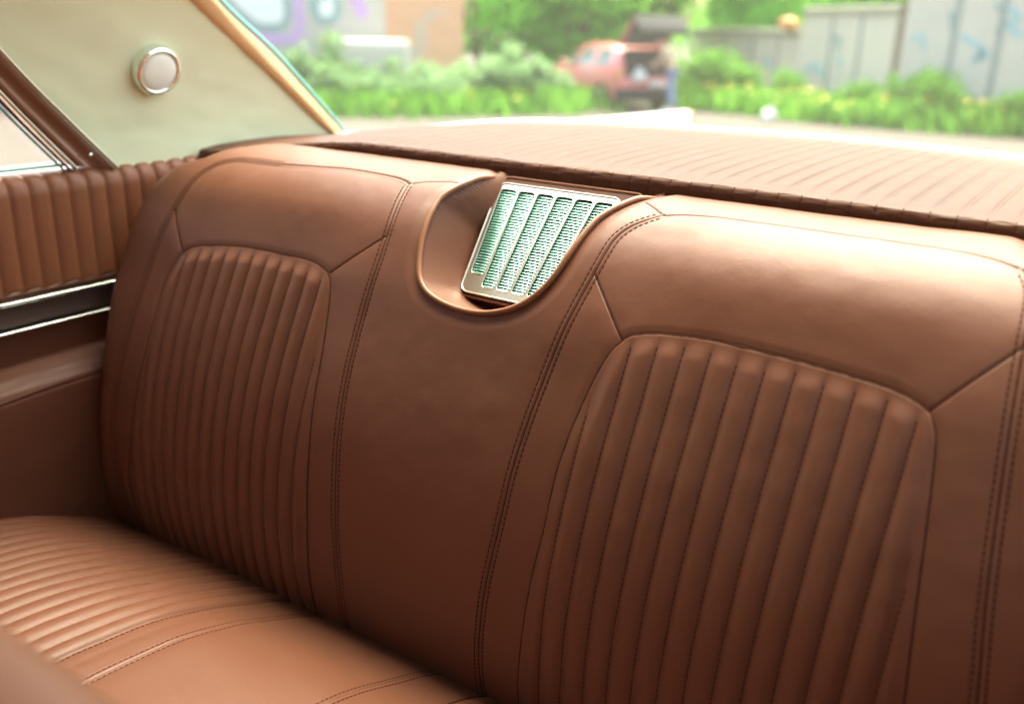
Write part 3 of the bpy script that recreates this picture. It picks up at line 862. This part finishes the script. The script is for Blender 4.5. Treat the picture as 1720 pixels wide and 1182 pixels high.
# graffiti building at the left
mB, LB = wall_frame(60, 23.4, 648, 23.6)
bld = thing('painted_building', 'pale rendered building wall with purple and white graffiti', 'building')
box_obj('wall', (-6, 0, -.3), (LB, 6, 4.2), M_wall, bld, mtx=mB)
box_obj('plinth', (-6, -.10, -.3), (LB, -.003, .85), M_concrete, bld, mtx=mB)
def wl(u, v):  # pixel -> wall coordinates
    d = RX * ((u - 860) / 1540) + DN * ((v - 591) / 1540) + FW
    n = mB.to_3x3() @ Vector((0, 1, 0)); o = mB.translation
    p = CAM + d * ((o - CAM).dot(n) / d.dot(n)); q = mB.inverted() @ p
    return (q.x, q.z)
blob('graffiti_letter', [wl(*p) for p in rounded([(352, -60), (470, -60), (492, 20), (482, 52), (430, 56), (380, 10)], 30)], mB, -.013, M_teal, bld)
blob('graffiti_letter', [wl(*p) for p in rounded([(360, -60), (462, -60), (478, 22), (472, 40), (436, 42), (390, 5)], 24)], mB, -.028, M_palep, bld)
blob('graffiti_outline', band_pts([wl(*p) for p in [(486, -60), (500, 0), (500, 60), (470, 66), (420, 64)]], .24), mB, -.013, M_purple, bld)
blob('graffiti_outline', band_pts([wl(*p) for p in [(575, -40), (596, -5), (612, 30)]], .30), mB, -.013, M_purple, bld)
blob('graffiti_letter', [wl(*p) for p in rounded([(520, -10), (560, -20), (578, 10), (566, 42), (535, 44), (518, 20)], 16)], mB, -.013, M_teal, bld)
blob('graffiti_letter', [wl(*p) for p in rounded([(534, 2), (556, -4), (562, 14), (554, 30), (538, 28)], 9)], mB, -.028, M_palep, bld)
blob('graffiti_spot', [wl(*p) for p in rounded([(536, 58), (550, 58), (551, 70), (537, 70)], 5)], mB, -.013, M_orange, bld)

# brick pier beside it
mK, LK = wall_frame(640, 24.0, 778, 25.0)
pier = thing('brick_pier', 'orange brick wall end standing between the graffiti wall and the trees', 'wall')
box_obj('brickwork', (0, 0, -.3), (LK, .9, 4.0), M_brick, pier, mtx=mK)
box_obj('footing', (-.06, -.08, -.3), (LK + .06, .96, .30), M_concrete, pier, mtx=mK)
# low concrete block in front
mC, LC = wall_frame(574, 22.2, 690, 22.6)
lowb = thing('concrete_block', 'low pale concrete block standing in front of the brick wall end', 'concrete block')
bm = bmesh.new(); add_box(bm, (0, 0, -.2), (LC, .9, 1.52), .10, 3, mC); bm_obj('block', bm, M_concrete, lowb, False)
bm = bmesh.new(); add_box(bm, (.12, -.012, .15), (LC - .12, -.002, 1.32), 0, 1, mC); bm_obj('panel_face', bm, M_wall, lowb)

# stepped concrete fence on the right
def fence(label, u0, D0, u1, D1, htop, joints, coping=True, marks=(), post=None):
    m, L_ = wall_frame(u0, D0, u1, D1)
    t = thing('concrete_fence', label, 'fence', None)
    n = m.to_3x3() @ Vector((0, 1, 0)); o = m.translation
    def wx(u, v):
        d = RX * ((u - 860) / 1540) + DN * ((v - 591) / 1540) + FW
        q = m.inverted() @ (CAM + d * ((o - CAM).dot(n) / d.dot(n))); return (q.x, q.z)
    cuts = [0.0] + [wx(j, 100)[0] for j in joints] + [L_]
    for a, b in zip(cuts[:-1], cuts[1:]):
        box_obj('panel', (a + .03, 0, -.3), (b - .03, .14, htop), M_concrete, t, .015, 1, m, False)
    for c in cuts[1:-1]:
        box_obj('joint_post', (c - .06, -.02, -.3), (c + .06, .16, htop - .02), M_joint, t, mtx=m)
    if coping: box_obj('coping', (0, -.06, htop + .002), (L_, .20, htop + .20), M_coping, t, .03, 1, m, False)
    if post: box_obj('post', (L_ - .07, -.09, -.3), (L_ + .07, -.023, htop + .25), M_post, t, mtx=m)
    for col, c, w in marks:
        blob('graffiti_mark', band_pts([wx(*p) for p in c], w), m, -.013, col, t)
    return t
fence('lower stretch of stepped concrete fence with mossy coping beside the red car', 1158, 34.0, 1342, 27.3, 1.80, [1215, 1262, 1305],
      marks=[(M_bluep, [(1282, 110), (1290, 95), (1296, 118)], .14)])
fence('middle stretch of stepped concrete fence ending at a dark post', 1342, 27.0, 1508, 23.7, 2.34, [1392, 1440], post=True,
      marks=[(M_bluep, [(1352, 118), (1372, 112), (1380, 128)], .16), (M_teal, [(1398, 62), (1412, 70), (1404, 82)], .14), (M_bluep, [(1410, 92), (1412, 112)], .14)])
fence('tallest stretch of concrete fence with blue and teal graffiti scrawls', 1510, 23.6, 1860, 22.9, 3.0, [1596, 1672, 1760], False,
      marks=[(M_bluep, [(1615, 60), (1650, 85), (1630, 105), (1662, 90)], .12), (M_teal, [(1598, 20), (1602, 70)], .12), (M_bluep, [(1690, 10), (1712, 30), (1695, 45), (1715, 60)], .14),
             (M_teal, [(1674, 5), (1690, 40), (1672, 52)], .09), (M_bluep, [(1530, 70), (1548, 60), (1552, 84)], .10)])
bp_ = at(1324, 40, 27.6)
ball = thing('orange_ball', 'small orange ball lying on the step of the fence coping', 'ball')
bm = bmesh.new(); bmesh.ops.create_uvsphere(bm, u_segments=24, v_segments=14, radius=.21)
for v in bm.verts: v.co = Vector((v.co.x * 1.25, v.co.y, v.co.z * .8))
o = bm_obj('shell', bm, M_orange, ball, True); ball.location = (bp_.x, bp_.y, bp_.z)
bm = bmesh.new(); bmesh.ops.create_cone(bm, cap_ends=True, segments=14, radius1=.05, radius2=.04, depth=.05)
o = bm_obj('valve_cap', bm, M_white, ball, True); o.location = (0, -.15, .12)

# unseen garage-shaped block, added to cut the light entering from ahead
M_blocker = simple('blocker_brick', (.10, .05, .035), .9, var=.25, scale=5)
blocker = thing('front_light_blocker', 'added dark garage-shaped block out of view, shading the cabin from the front', 'light blocker')
box_obj('wall', (-7.0, -9.0, -1.1), (6.0, -4.2, 2.2), M_blocker, blocker)
box_obj('roof', (-7.25, -9.25, 2.203), (6.25, -3.95, 2.42), M_under, blocker)
box_obj('door', (-1.4, -4.22, -1.0), (1.4, -4.17, 1.3), M_blackp, blocker)

# vegetation -----------------------------------------------------------
def leaves_vf(n, centre_fn, size, rng):
    c = centre_fn(n, rng)
    a = rng.normal(size=(n, 3)); a /= np.linalg.norm(a, axis=1)[:, None]
    b = np.cross(a, rng.normal(size=(n, 3))); b /= np.linalg.norm(b, axis=1)[:, None]
    s = size * rng.uniform(.6, 1.4, (n, 1))
    V = np.stack([c - a * s, c + b * s * .45, c + a * s, c - b * s * .45], 1).reshape(-1, 3)
    return V, np.arange(4 * n).reshape(-1, 4)
def crown_fn(R, H, z0, clumps, rng0):
    k = rng0.normal(size=(clumps, 3)); k /= np.linalg.norm(k, axis=1)[:, None]
    k *= rng0.uniform(.35, 1.0, (clumps, 1)); k = k * (R, R, H) + (0, 0, z0)
    r = rng0.uniform(.22, .42, clumps) * R
    def f(n, rng):
        i = rng.integers(0, clumps, n); d = rng.normal(size=(n, 3)); d /= np.linalg.norm(d, axis=1)[:, None]
        return k[i] + d * (r[i] * rng.uniform(.45, 1.1, n) ** 1.0 * (1 + .9 * (rng.random(n) > .9) * rng.random(n)))[:, None]
    return f, k
def make_tree(R, H, trunk, seed, n, size):
    rg = np.random.default_rng(seed)
    f, k = crown_fn(R, H, trunk + H * .72, 26, rg)
    V, F = leaves_vf(n, f, size, rg)
    crown = mesh_np('crown', V, F, False)
    parts = [tube_vf(catmull([(0, 0, -.2), (.06, .02, trunk * .5), (-.04, .08, trunk), (.05, 0, trunk + H * .7)], 5), np.linspace(.17, .05, 16), 8)]
    for q in k[:7]:
        parts.append(tube_vf(catmull([(0, 0, trunk * .7), tuple(q * .5 + np.array((0, 0, trunk * .45))), tuple(q)], 4), np.linspace(.07, .02, 9), 6))
    return crown, mesh_np('trunk', *join_vf(parts))
tree_meshes = [make_tree(2.6, 3.2, 1.5, 41, 7500, .13), make_tree(2.2, 3.6, 1.2, 42, 7500, .125), make_tree(3.0, 2.8, 1.0, 43, 8000, .135)]
for m in tree_meshes: m[0].materials.append(M_leaf); m[1].materials.append(M_bark)
tree_spots = [(800, 29.5, 0, 0.93, 'leafy green tree right beside the brick wall end'),
              (872, 31.5, 1, 0.97, 'leafy green tree second from the brick wall end'),
              (950, 30.0, 2, 1.03, 'bushy green tree just left of the red car'),
              (1030, 32.5, 0, 1.08, 'leafy green tree behind the raised boot lid'),
              (1115, 31.5, 1, 1.03, 'leafy green tree between the red car and the fence'),
              (1200, 44.5, 2, 1.42, 'broad green tree behind the lowest fence stretch'),
              (1300, 40.5, 0, 1.37, 'leafy green tree behind the orange ball'),
              (1410, 34.5, 1, 1.14, 'tall green tree behind the middle fence stretch'),
              (1530, 33.5, 2, 1.14, 'broad green tree behind the dark fence post'),
              (1660, 33.5, 0, 1.20, 'rightmost green tree behind the tallest fence stretch')]
for i, (u, D, k, sc, lab) in enumerate(tree_spots):
    p = gpt(u, D)
    t = thing('tree', lab, 'tree', 'trees behind the yard')
    t.location = p; t.scale = (sc,) * 3; t.rotation_euler = (0, 0, i * 1.37)
    put('crown', tree_meshes[k][0], None, t); put('trunk', tree_meshes[k][1], None, t)

def make_bush(R, H, seed, n, size, mat):
    rg = np.random.default_rng(seed); f, k = crown_fn(R, H * .5, H * .5, 12, rg)
    V, F = leaves_vf(n, f, size, rg); V[:, 2] = np.maximum(V[:, 2], -.05)
    me = mesh_np('foliage', V, F, False); me.materials.append(mat)
    st = mesh_np('stem', *join_vf([tube_vf(catmull([(0, 0, -.1), tuple(q * (.4, .4, .5)), tuple(q)], 4), np.linspace(.025, .008, 9), 5) for q in k[:6]])); st.materials.append(M_bark)
    return me, st
bushes = [make_bush(.75, 1.5, 51, 1500, .075, M_leaf2), make_bush(.9, 1.0, 52, 1600, .075, M_leaf2), make_bush(.8, 1.0, 53, 1600, .07, M_grass)]
bush_spots = [(556, 21.6, 0, 1.16, 'tall grey green shrub in front of the graffiti wall'), (522, 21.7, 1, 0.85, 'low shrub by the rear window edge'),
              (628, 21.3, 1, 0.81, 'low shrub in front of the concrete block'), (660, 21.9, 0, 0.81, 'upright shrub at the right end of the concrete block'),
              (720, 21.8, 1, 1.01, 'spreading shrub at the foot of the brick wall'), (765, 22.8, 0, 0.78, 'upright shrub covering the corner of the brick wall'),
              (815, 23.0, 1, 1.06, 'spreading shrub with yellow tips beyond the brick wall'), (872, 22.6, 0, 1.06, 'tall pale shrub left of the red car'),
              (915, 23.8, 1, 1.01, 'shrub touching the bonnet of the red car'), (1196, 25.5, 2, 1.35, 'bright green bush between red car and fence'),
              (1238, 25.9, 2, 0.99, 'small bright bush at the start of the fence'), (1345, 24.9, 2, 0.94, 'small bright bush under the fence step'),
              (1450, 23.1, 2, 0.84, 'bright bush near the dark fence post'), (1545, 22.4, 2, 1.11, 'largest bright bush in front of the tallest fence'),
              (1605, 22.3, 2, 1.03, 'rounded bright bush below the graffiti scrawls'), (1715, 22.1, 2, 0.82, 'rightmost bright bush in front of the tallest fence')]
for i, (u, D, k, sc, lab) in enumerate(bush_spots):
    t = thing('bush', lab, 'bush', 'bushes along the yard edge')
    t.location = gpt(u, D); t.scale = (sc,) * 3; t.rotation_euler = (0, 0, i * 2.1)
    put('foliage', bushes[k][0], None, t); put('stem', bushes[k][1], None, t)

# uncut grass along the walls
def grass_strip(path, width, n, hgt, seed):
    rg = np.random.default_rng(seed); P = resample(path, .2)
    i = rg.integers(0, len(P) - 1, n); t = rg.random((n, 1)); c = P[i] * (1 - t) + P[i + 1] * t
    c = c + rg.normal(size=(n, 2)) * width
    z = ground_z(c[:, 0], c[:, 1]); base = np.stack([c[:, 0], c[:, 1], z - .02], 1)
    a = rg.uniform(0, 2 * np.pi, n); h = hgt * rg.uniform(.35, 1.0, n)
    dv = np.stack([np.cos(a), np.sin(a), np.zeros(n)], 1) * .05
    ln_ = np.stack([rg.normal(size=n), rg.normal(size=n), np.zeros(n)], 1) * (h * .35)[:, None]
    tip = base + ln_; tip[:, 2] += h
    V = np.stack([base - dv, base + dv, tip + dv * .25, tip - dv * .25], 1).reshape(-1, 3)
    return V, np.arange(4 * n).reshape(-1, 4), tip
g2 = lambda u, D: tuple(gpt(u, D).xy)
gv1 = grass_strip([g2(1175, 25.4), g2(1300, 24.4), g2(1420, 23.0), g2(1500, 22.6), g2(1790, 22.3)], .50, 15000, .62, 61)
gv2 = grass_strip([g2(480, 21.8), g2(640, 21.9), g2(800, 22.6), g2(930, 24.0)], .7, 12000, .60, 62)
V, F = join_vf([gv1[:2], gv2[:2]])
tag(put('grass', mesh_np('grass', V, F, False), M_grass), 'uncut bright green grass along the foot of the walls', 'grass', kind='stuff')
rg = np.random.default_rng(63); V, F = [], []
for tips, n in ((gv1[2], 260), (gv2[2], 120)):
    for q in tips[rg.integers(0, len(tips), n)]:
        i = len(V); s = .055
        V += [q + (-s, -s, .05), q + (s, -s, .05), q + (s, s, .06), q + (-s, s, .06)]; F.append((i, i + 1, i + 2, i + 3))
tag(put('flowers', mesh_np('flowers', np.array(V), np.array(F), False), M_flower), 'yellow wild flowers dotted through the grass', 'flowers', kind='stuff')
lit = thing('plastic_bag', 'crumpled pale bag lying at the edge of the grass', 'bag')
bm = bmesh.new(); bmesh.ops.create_icosphere(bm, subdivisions=3, radius=.17)
for v in bm.verts:
    v.co *= 1 + .35 * (random.random() - .5); v.co.z *= .8
bm_obj('film', bm, M_white, lit, False); lit.location = gpt(1302, 22.0, .11)
bm = bmesh.new(); bmesh.ops.create_cone(bm, cap_ends=True, segments=9, radius1=.05, radius2=.02, depth=.14)
o = bm_obj('knot', bm, M_white, lit, False); o.location = (.05, 0, .17)

# red hatchback with its boot open --------------------------------------
rc = thing('red_hatchback', 'red hatchback parked with its tailgate raised', 'car')
cp = gpt(1090, 23.6)
vd = Vector((cp.x - CAM.x, cp.y - CAM.y, 0)).normalized(); lf = Vector((-vd.y, vd.x, 0))
th = math.radians(33); hd = vd * math.cos(th) + lf * math.sin(th)
rc.location = cp; rc.rotation_euler = (0, 0, math.atan2(-hd.x, hd.y)); rc.scale = (1.06, 1.06, 1.06)      # local +Y is forward
ys = np.array([.00, .06, .25, .60, 1.0, 1.5, 2.0, 2.45, 2.75, 3.1, 3.5, 3.78, 3.9])
hw = np.array([.70, .77, .81, .83, .84, .84, .84, .84, .83, .82, .79, .70, .58])
zbt = np.array([.36, .26, .22, .20, .19, .19, .19, .19, .19, .19, .20, .24, .34])
zbl = np.array([.80, .86, .92, .93, .93, .92, .91, .90, .90, .88, .82, .72, .58])
zrf = np.array([.81, .87, 1.34, 1.43, 1.46, 1.46, 1.42, 1.22, .98, .90, .84, .74, .60])
hr = np.array([.66, .70, .60, .60, .61, .61, .60, .60, .66, .70, .66, .60, .50])
ring = []
for k in range(len(ys)):
    z0, z1, z2 = zbt[k], zbl[k], zrf[k]
    half = [(hw[k] * .90, z0), (hw[k] * .985, z0 + .14), (hw[k], (z0 + z1) * .52), (hw[k] * .97, z1), (hr[k] + (hw[k] * .95 - hr[k]) * .12, z1 + (z2 - z1) * .86), (hr[k] * .84, z2 - .012), (0, z2 + .012)]
    full = [(-x, z) for x, z in half] + [(x, z) for x, z in half[-2::-1]]
    ring.append([(x, ys[k], z) for x, z in full])
PCAR = np.array(ring)
PCAR = np.stack([np.stack([np.interp(np.linspace(0, 3.9, 60), ys, PCAR[:, j, c]) for c in range(3)], -1) for j in range(PCAR.shape[1])], 1)
grid_obj('body', PCAR, M_red, rc)
box_obj('underside', (-.72, .1, .20), (.72, 3.7, .32), M_under, rc)
for sx_ in (-1, 1):
    def side_pt(y, t):
        z1, z2 = np.interp(y, ys, zbl), np.interp(y, ys, zrf); w1 = np.interp(y, ys, hw) * .97; h_ = np.interp(y, ys, hr)
        w2 = h_ + (np.interp(y, ys, hw) * .95 - h_) * .12
        return (sx_ * (w1 + (w2 - w1) * t + .008), y, z1 + (z2 - z1) * .86 * t)
    for (a, b) in ((.42, 1.12), (1.20, 2.0), (2.06, 2.55)):
        Pw = np.array([[side_pt(y, t) for y in np.linspace(a + .06 * t, b - .10 * t, 8)] for t in np.linspace(.08, .94, 5)])
        grid_obj('side_window', Pw, M_carglass, rc)
    box_obj('door_handle', (sx_ * .845 - .01, 1.28, .80), (sx_ * .845 + .015, 1.42, .83), M_blackp, rc, .005, 1)
    mir = box_obj('mirror', (sx_ * .93 - .09, 2.35, .92), (sx_ * .93 + .09, 2.45, 1.05), M_red, rc, .03, 2)
    for y_ in (.68, 3.10):
        w = put('wheel', None, None, rc); w.location = (sx_ * .76, y_, .30)
        for nm, rad, wd, mt in (('tyre', .30, .20, M_tyre), ('rim', .20, .215, M_rim)):
            bm = bmesh.new(); bmesh.ops.create_cone(bm, cap_ends=True, segments=32, radius1=rad, radius2=rad, depth=wd, matrix=Matrix.Rotation(math.pi / 2, 4, 'Y'))
            bmesh.ops.bevel(bm, geom=[e for e in bm.edges if len(e.link_faces) == 2 and e.calc_face_angle(0) > 1], offset=.025, segments=2, affect='EDGES')
            bm_obj(nm, bm, mt, w, False)
    box_obj('tail_light', (sx_ * .72 - .08, -.035, .66), (sx_ * .72 + .06, .10, .92), M_tail, rc, .02, 2)
    box_obj('headlight', (sx_ * .56 - .16, 3.60, .58), (sx_ * .56 + .14, 3.80, .74), M_lens, rc, .04, 2)
ws = np.array([[(x * (.60 + .10 * t), 2.10 + .72 * t, 1.405 - .46 * t + .02) for x in np.linspace(-.92, .92, 9)] for t in np.linspace(.04, .96, 6)])
grid_obj('windscreen', ws, M_carglass, rc)
# boot opening, loads, bumper
box_obj('boot_opening', (-.60, -.022, .72), (.60, .03, 1.06), M_dark, rc, .01, 1)
box_obj('boot_lining', (-.56, .02, 1.00), (.56, .22, 1.36), M_dark, rc, .02, 1)
box_obj('rear_bumper', (-.80, -.10, .26), (.80, .12, .50), M_blackp, rc, .05, 3)
box_obj('number_plate', (-.02, -.060, .52), (.46, -.035, .64), M_plate, rc, .008, 1)
box_obj('rear_panel', (-.76, -.05, .48), (.76, .08, .74), M_red, rc, .03, 2)
# raised tailgate hinged at the roof
tg = put('tailgate', None, None, rc); tg.location = (0, .34, 1.40); tg.rotation_euler = (math.radians(-46), 0, 0)
bm = bmesh.new(); add_box(bm, (-.66, -.86, -.03), (.66, 0, .03), .03, 2); bm_obj('door_skin', bm, M_red, tg, True)
box_obj('inner_lining', (-.60, -.82, -.075), (.60, -.42, -.034), M_blackp, tg, .02, 2)
box_obj('tailgate_glass', (-.56, -.40, -.052), (.56, -.05, -.034), M_carglass, tg, .005, 1)
box_obj('lower_fold', (-.66, -.92, -.46), (.66, -.80, .028), M_blackp, tg, .03, 2)
for sx_ in (-1, 1): tube('gas_strut', [(sx_ * .58, .10, 1.10), (sx_ * .58, -.28, 1.28)], .014, M_blackp, rc, 6)
bagw = thing('white_sack', 'white sack standing in the open boot of the red car', 'sack')
bm = bmesh.new(); bmesh.ops.create_uvsphere(bm, u_segments=18, v_segments=12, radius=.17)
for v in bm.verts: v.co.z *= .85; v.co.x *= 1.15
rcm = Matrix.Translation(rc.location) @ Matrix.Rotation(rc.rotation_euler.z, 4, 'Z') @ Matrix.Scale(1.06, 4)
bagw.location = rcm @ Vector((-.30, -.12, .76)); bagw.rotation_euler = rc.rotation_euler
bm_obj('cloth', bm, M_white, bagw, True)
bm = bmesh.new(); bmesh.ops.create_cone(bm, cap_ends=True, segments=12, radius1=.06, radius2=.09, depth=.10)
o = bm_obj('tied_neck', bm, M_white, bagw, True); o.location = (0, 0, .17)

# person leaning at the boot ------------------------------------------------
def skin_mesh(name, verts, edges, radii, mat, parent, sub=2):
    me = bpy.data.meshes.new(name); me.from_pydata(verts, edges, []); me.update()
    o = bpy.data.objects.new(name, me); COL.objects.link(o)
    o.modifiers.new('skin', 'SKIN'); me.skin_vertices[0].data[0].use_root = True
    for i, r in enumerate(radii):
        me.skin_vertices[0].data[i].radius = (r, r) if not isinstance(r, tuple) else r
    sm = o.modifiers.new('sub', 'SUBSURF'); sm.levels = sm.render_levels = sub
    dg = bpy.context.evaluated_depsgraph_get(); m2 = bpy.data.meshes.new_from_object(o.evaluated_get(dg))
    bpy.data.objects.remove(o); m2.materials.clear(); m2.materials.append(mat)
    for p in m2.polygons: p.use_smooth = True
    return put(name, m2, None, parent)
man = thing('person', 'person in beige shirt and blue jeans leaning into the open boot', 'person')
man.location = gpt(1129, 23.2)
toL = -lf  # picture left is +lf
man.rotation_euler = (0, 0, math.atan2(lf.y, lf.x))      # local +X points to picture left, +Y towards the viewer's far side
J = [(0, 0, .95), (.05, 0, 1.15), (.14, 0, 1.36), (.20, 0, 1.50), (.24, 0, 1.56), (.27, 0, 1.66), (.29, 0, 1.74),       # pelvis..head
     (-.02, .11, .90), (.0, .12, .50), (-.06, .12, .09), (.08, .13, .03),
     (-.02, -.11, .90), (-.05, -.12, .50), (-.14, -.12, .09), (0, -.13, .03),
     (.15, .20, 1.43), (.30, .24, 1.20), (.48, .18, 1.08), (.55, .17, 1.06),
     (.15, -.20, 1.43), (.24, -.25, 1.17), (.40, -.20, 1.02), (.47, -.19, 1.0)]
E_ = [(0, 1), (1, 2), (2, 3), (3, 4), (4, 5), (5, 6), (0, 7), (7, 8), (8, 9), (9, 10), (0, 11), (11, 12), (12, 13), (13, 14), (3, 15), (15, 16), (16, 17), (17, 18), (3, 19), (19, 20), (20, 21), (21, 22)]
R_ = [.13, .12, .14, .10, .055, .092, .078, .085, .058, .042, .04, .085, .058, .042, .04, .062, .045, .034, .034, .062, .045, .034, .034]
skin_mesh('body', J, E_, R_, M_skin, man)
skin_mesh('shirt', [(.01, 0, .97)] + J[1:4] + [J[15], (.27, .235, 1.24), J[19], (.22, -.245, 1.21)], [(0, 1), (1, 2), (2, 3), (3, 4), (4, 5), (3, 6), (6, 7)], [.150, .142, .160, .115, .080, .062, .080, .062], M_shirt, man)
skin_mesh('jeans', [(0, 0, .96)] + [J[7], J[8], (-.055, .12, .12), J[11], J[12], (-.135, -.12, .12)], [(0, 1), (1, 2), (2, 3), (0, 4), (4, 5), (5, 6)], [.146, .104, .076, .060, .104, .076, .060], M_jeans, man)
bm = bmesh.new(); bmesh.ops.create_uvsphere(bm, u_segments=20, v_segments=12, radius=.112)
for v in bm.verts:
    v.co = Vector((v.co.x * .98 + .262, v.co.y * .92, max(v.co.z, -.045 - .5 * max(0, -v.co.x)) * 1.05 + 1.715))
bm_obj('hair', bm, M_hair, man, True)
for s_, f_ in ((1, 10), (-1, 14)):
    q = J[f_]; box_obj('shoe', (q[0] - .17, q[1] - .05, -.01), (q[0] + .10, q[1] + .05, .09), M_white, man, .03, 2)

# ------------------------------------------------------------------ light
w = bpy.data.worlds.new('World'); scene.world = w; w.use_nodes = True
N, L = w.node_tree.nodes, w.node_tree.links
bg = N['Background']; sky = N.new('ShaderNodeTexSky'); sky.sky_type = 'NISHITA'; sky.sun_disc = False
SUN_EL, SUN_AZ = math.radians(64), math.radians(345)
sky.sun_elevation = SUN_EL; sky.sun_rotation = SUN_AZ
sky.air_density = 1.0; sky.dust_density = 6.0; sky.ozone_density = .3
wb = N.new('ShaderNodeMix'); wb.data_type = 'RGBA'; wb.blend_type = 'MULTIPLY'; wb.inputs[0].default_value = 1
wb.inputs[7].default_value = (1.05, 1.0, .88, 1)          # thin overcast: whiter than a clear blue sky
L.new(sky.outputs['Color'], wb.inputs[6]); L.new(wb.outputs[2], bg.inputs['Color']); bg.inputs['Strength'].default_value = .105
sl = bpy.data.lights.new('sun', 'SUN'); sl.energy = 1.1; sl.angle = math.radians(50); sl.color = (1, .95, .85)
so = bpy.data.objects.new('sun', sl); COL.objects.link(so)
sd = Vector((math.sin(SUN_AZ) * math.cos(SUN_EL), math.cos(SUN_AZ) * math.cos(SUN_EL), math.sin(SUN_EL)))
so.rotation_euler = (-sd).to_track_quat('-Z', 'Y').to_euler()
scene.render.engine = 'CYCLES'
scene.cycles.use_denoising = True; scene.cycles.use_adaptive_sampling = False
scene.cycles.max_bounces = 10; scene.cycles.diffuse_bounces = 6; scene.cycles.transparent_max_bounces = 16
scene.cycles.sample_clamp_indirect = 8.0
vs = scene.view_settings; vs.view_transform = 'Standard'; vs.look = 'None'; vs.exposure = 3.2; vs.gamma = 1; vs.use_curve_mapping = False
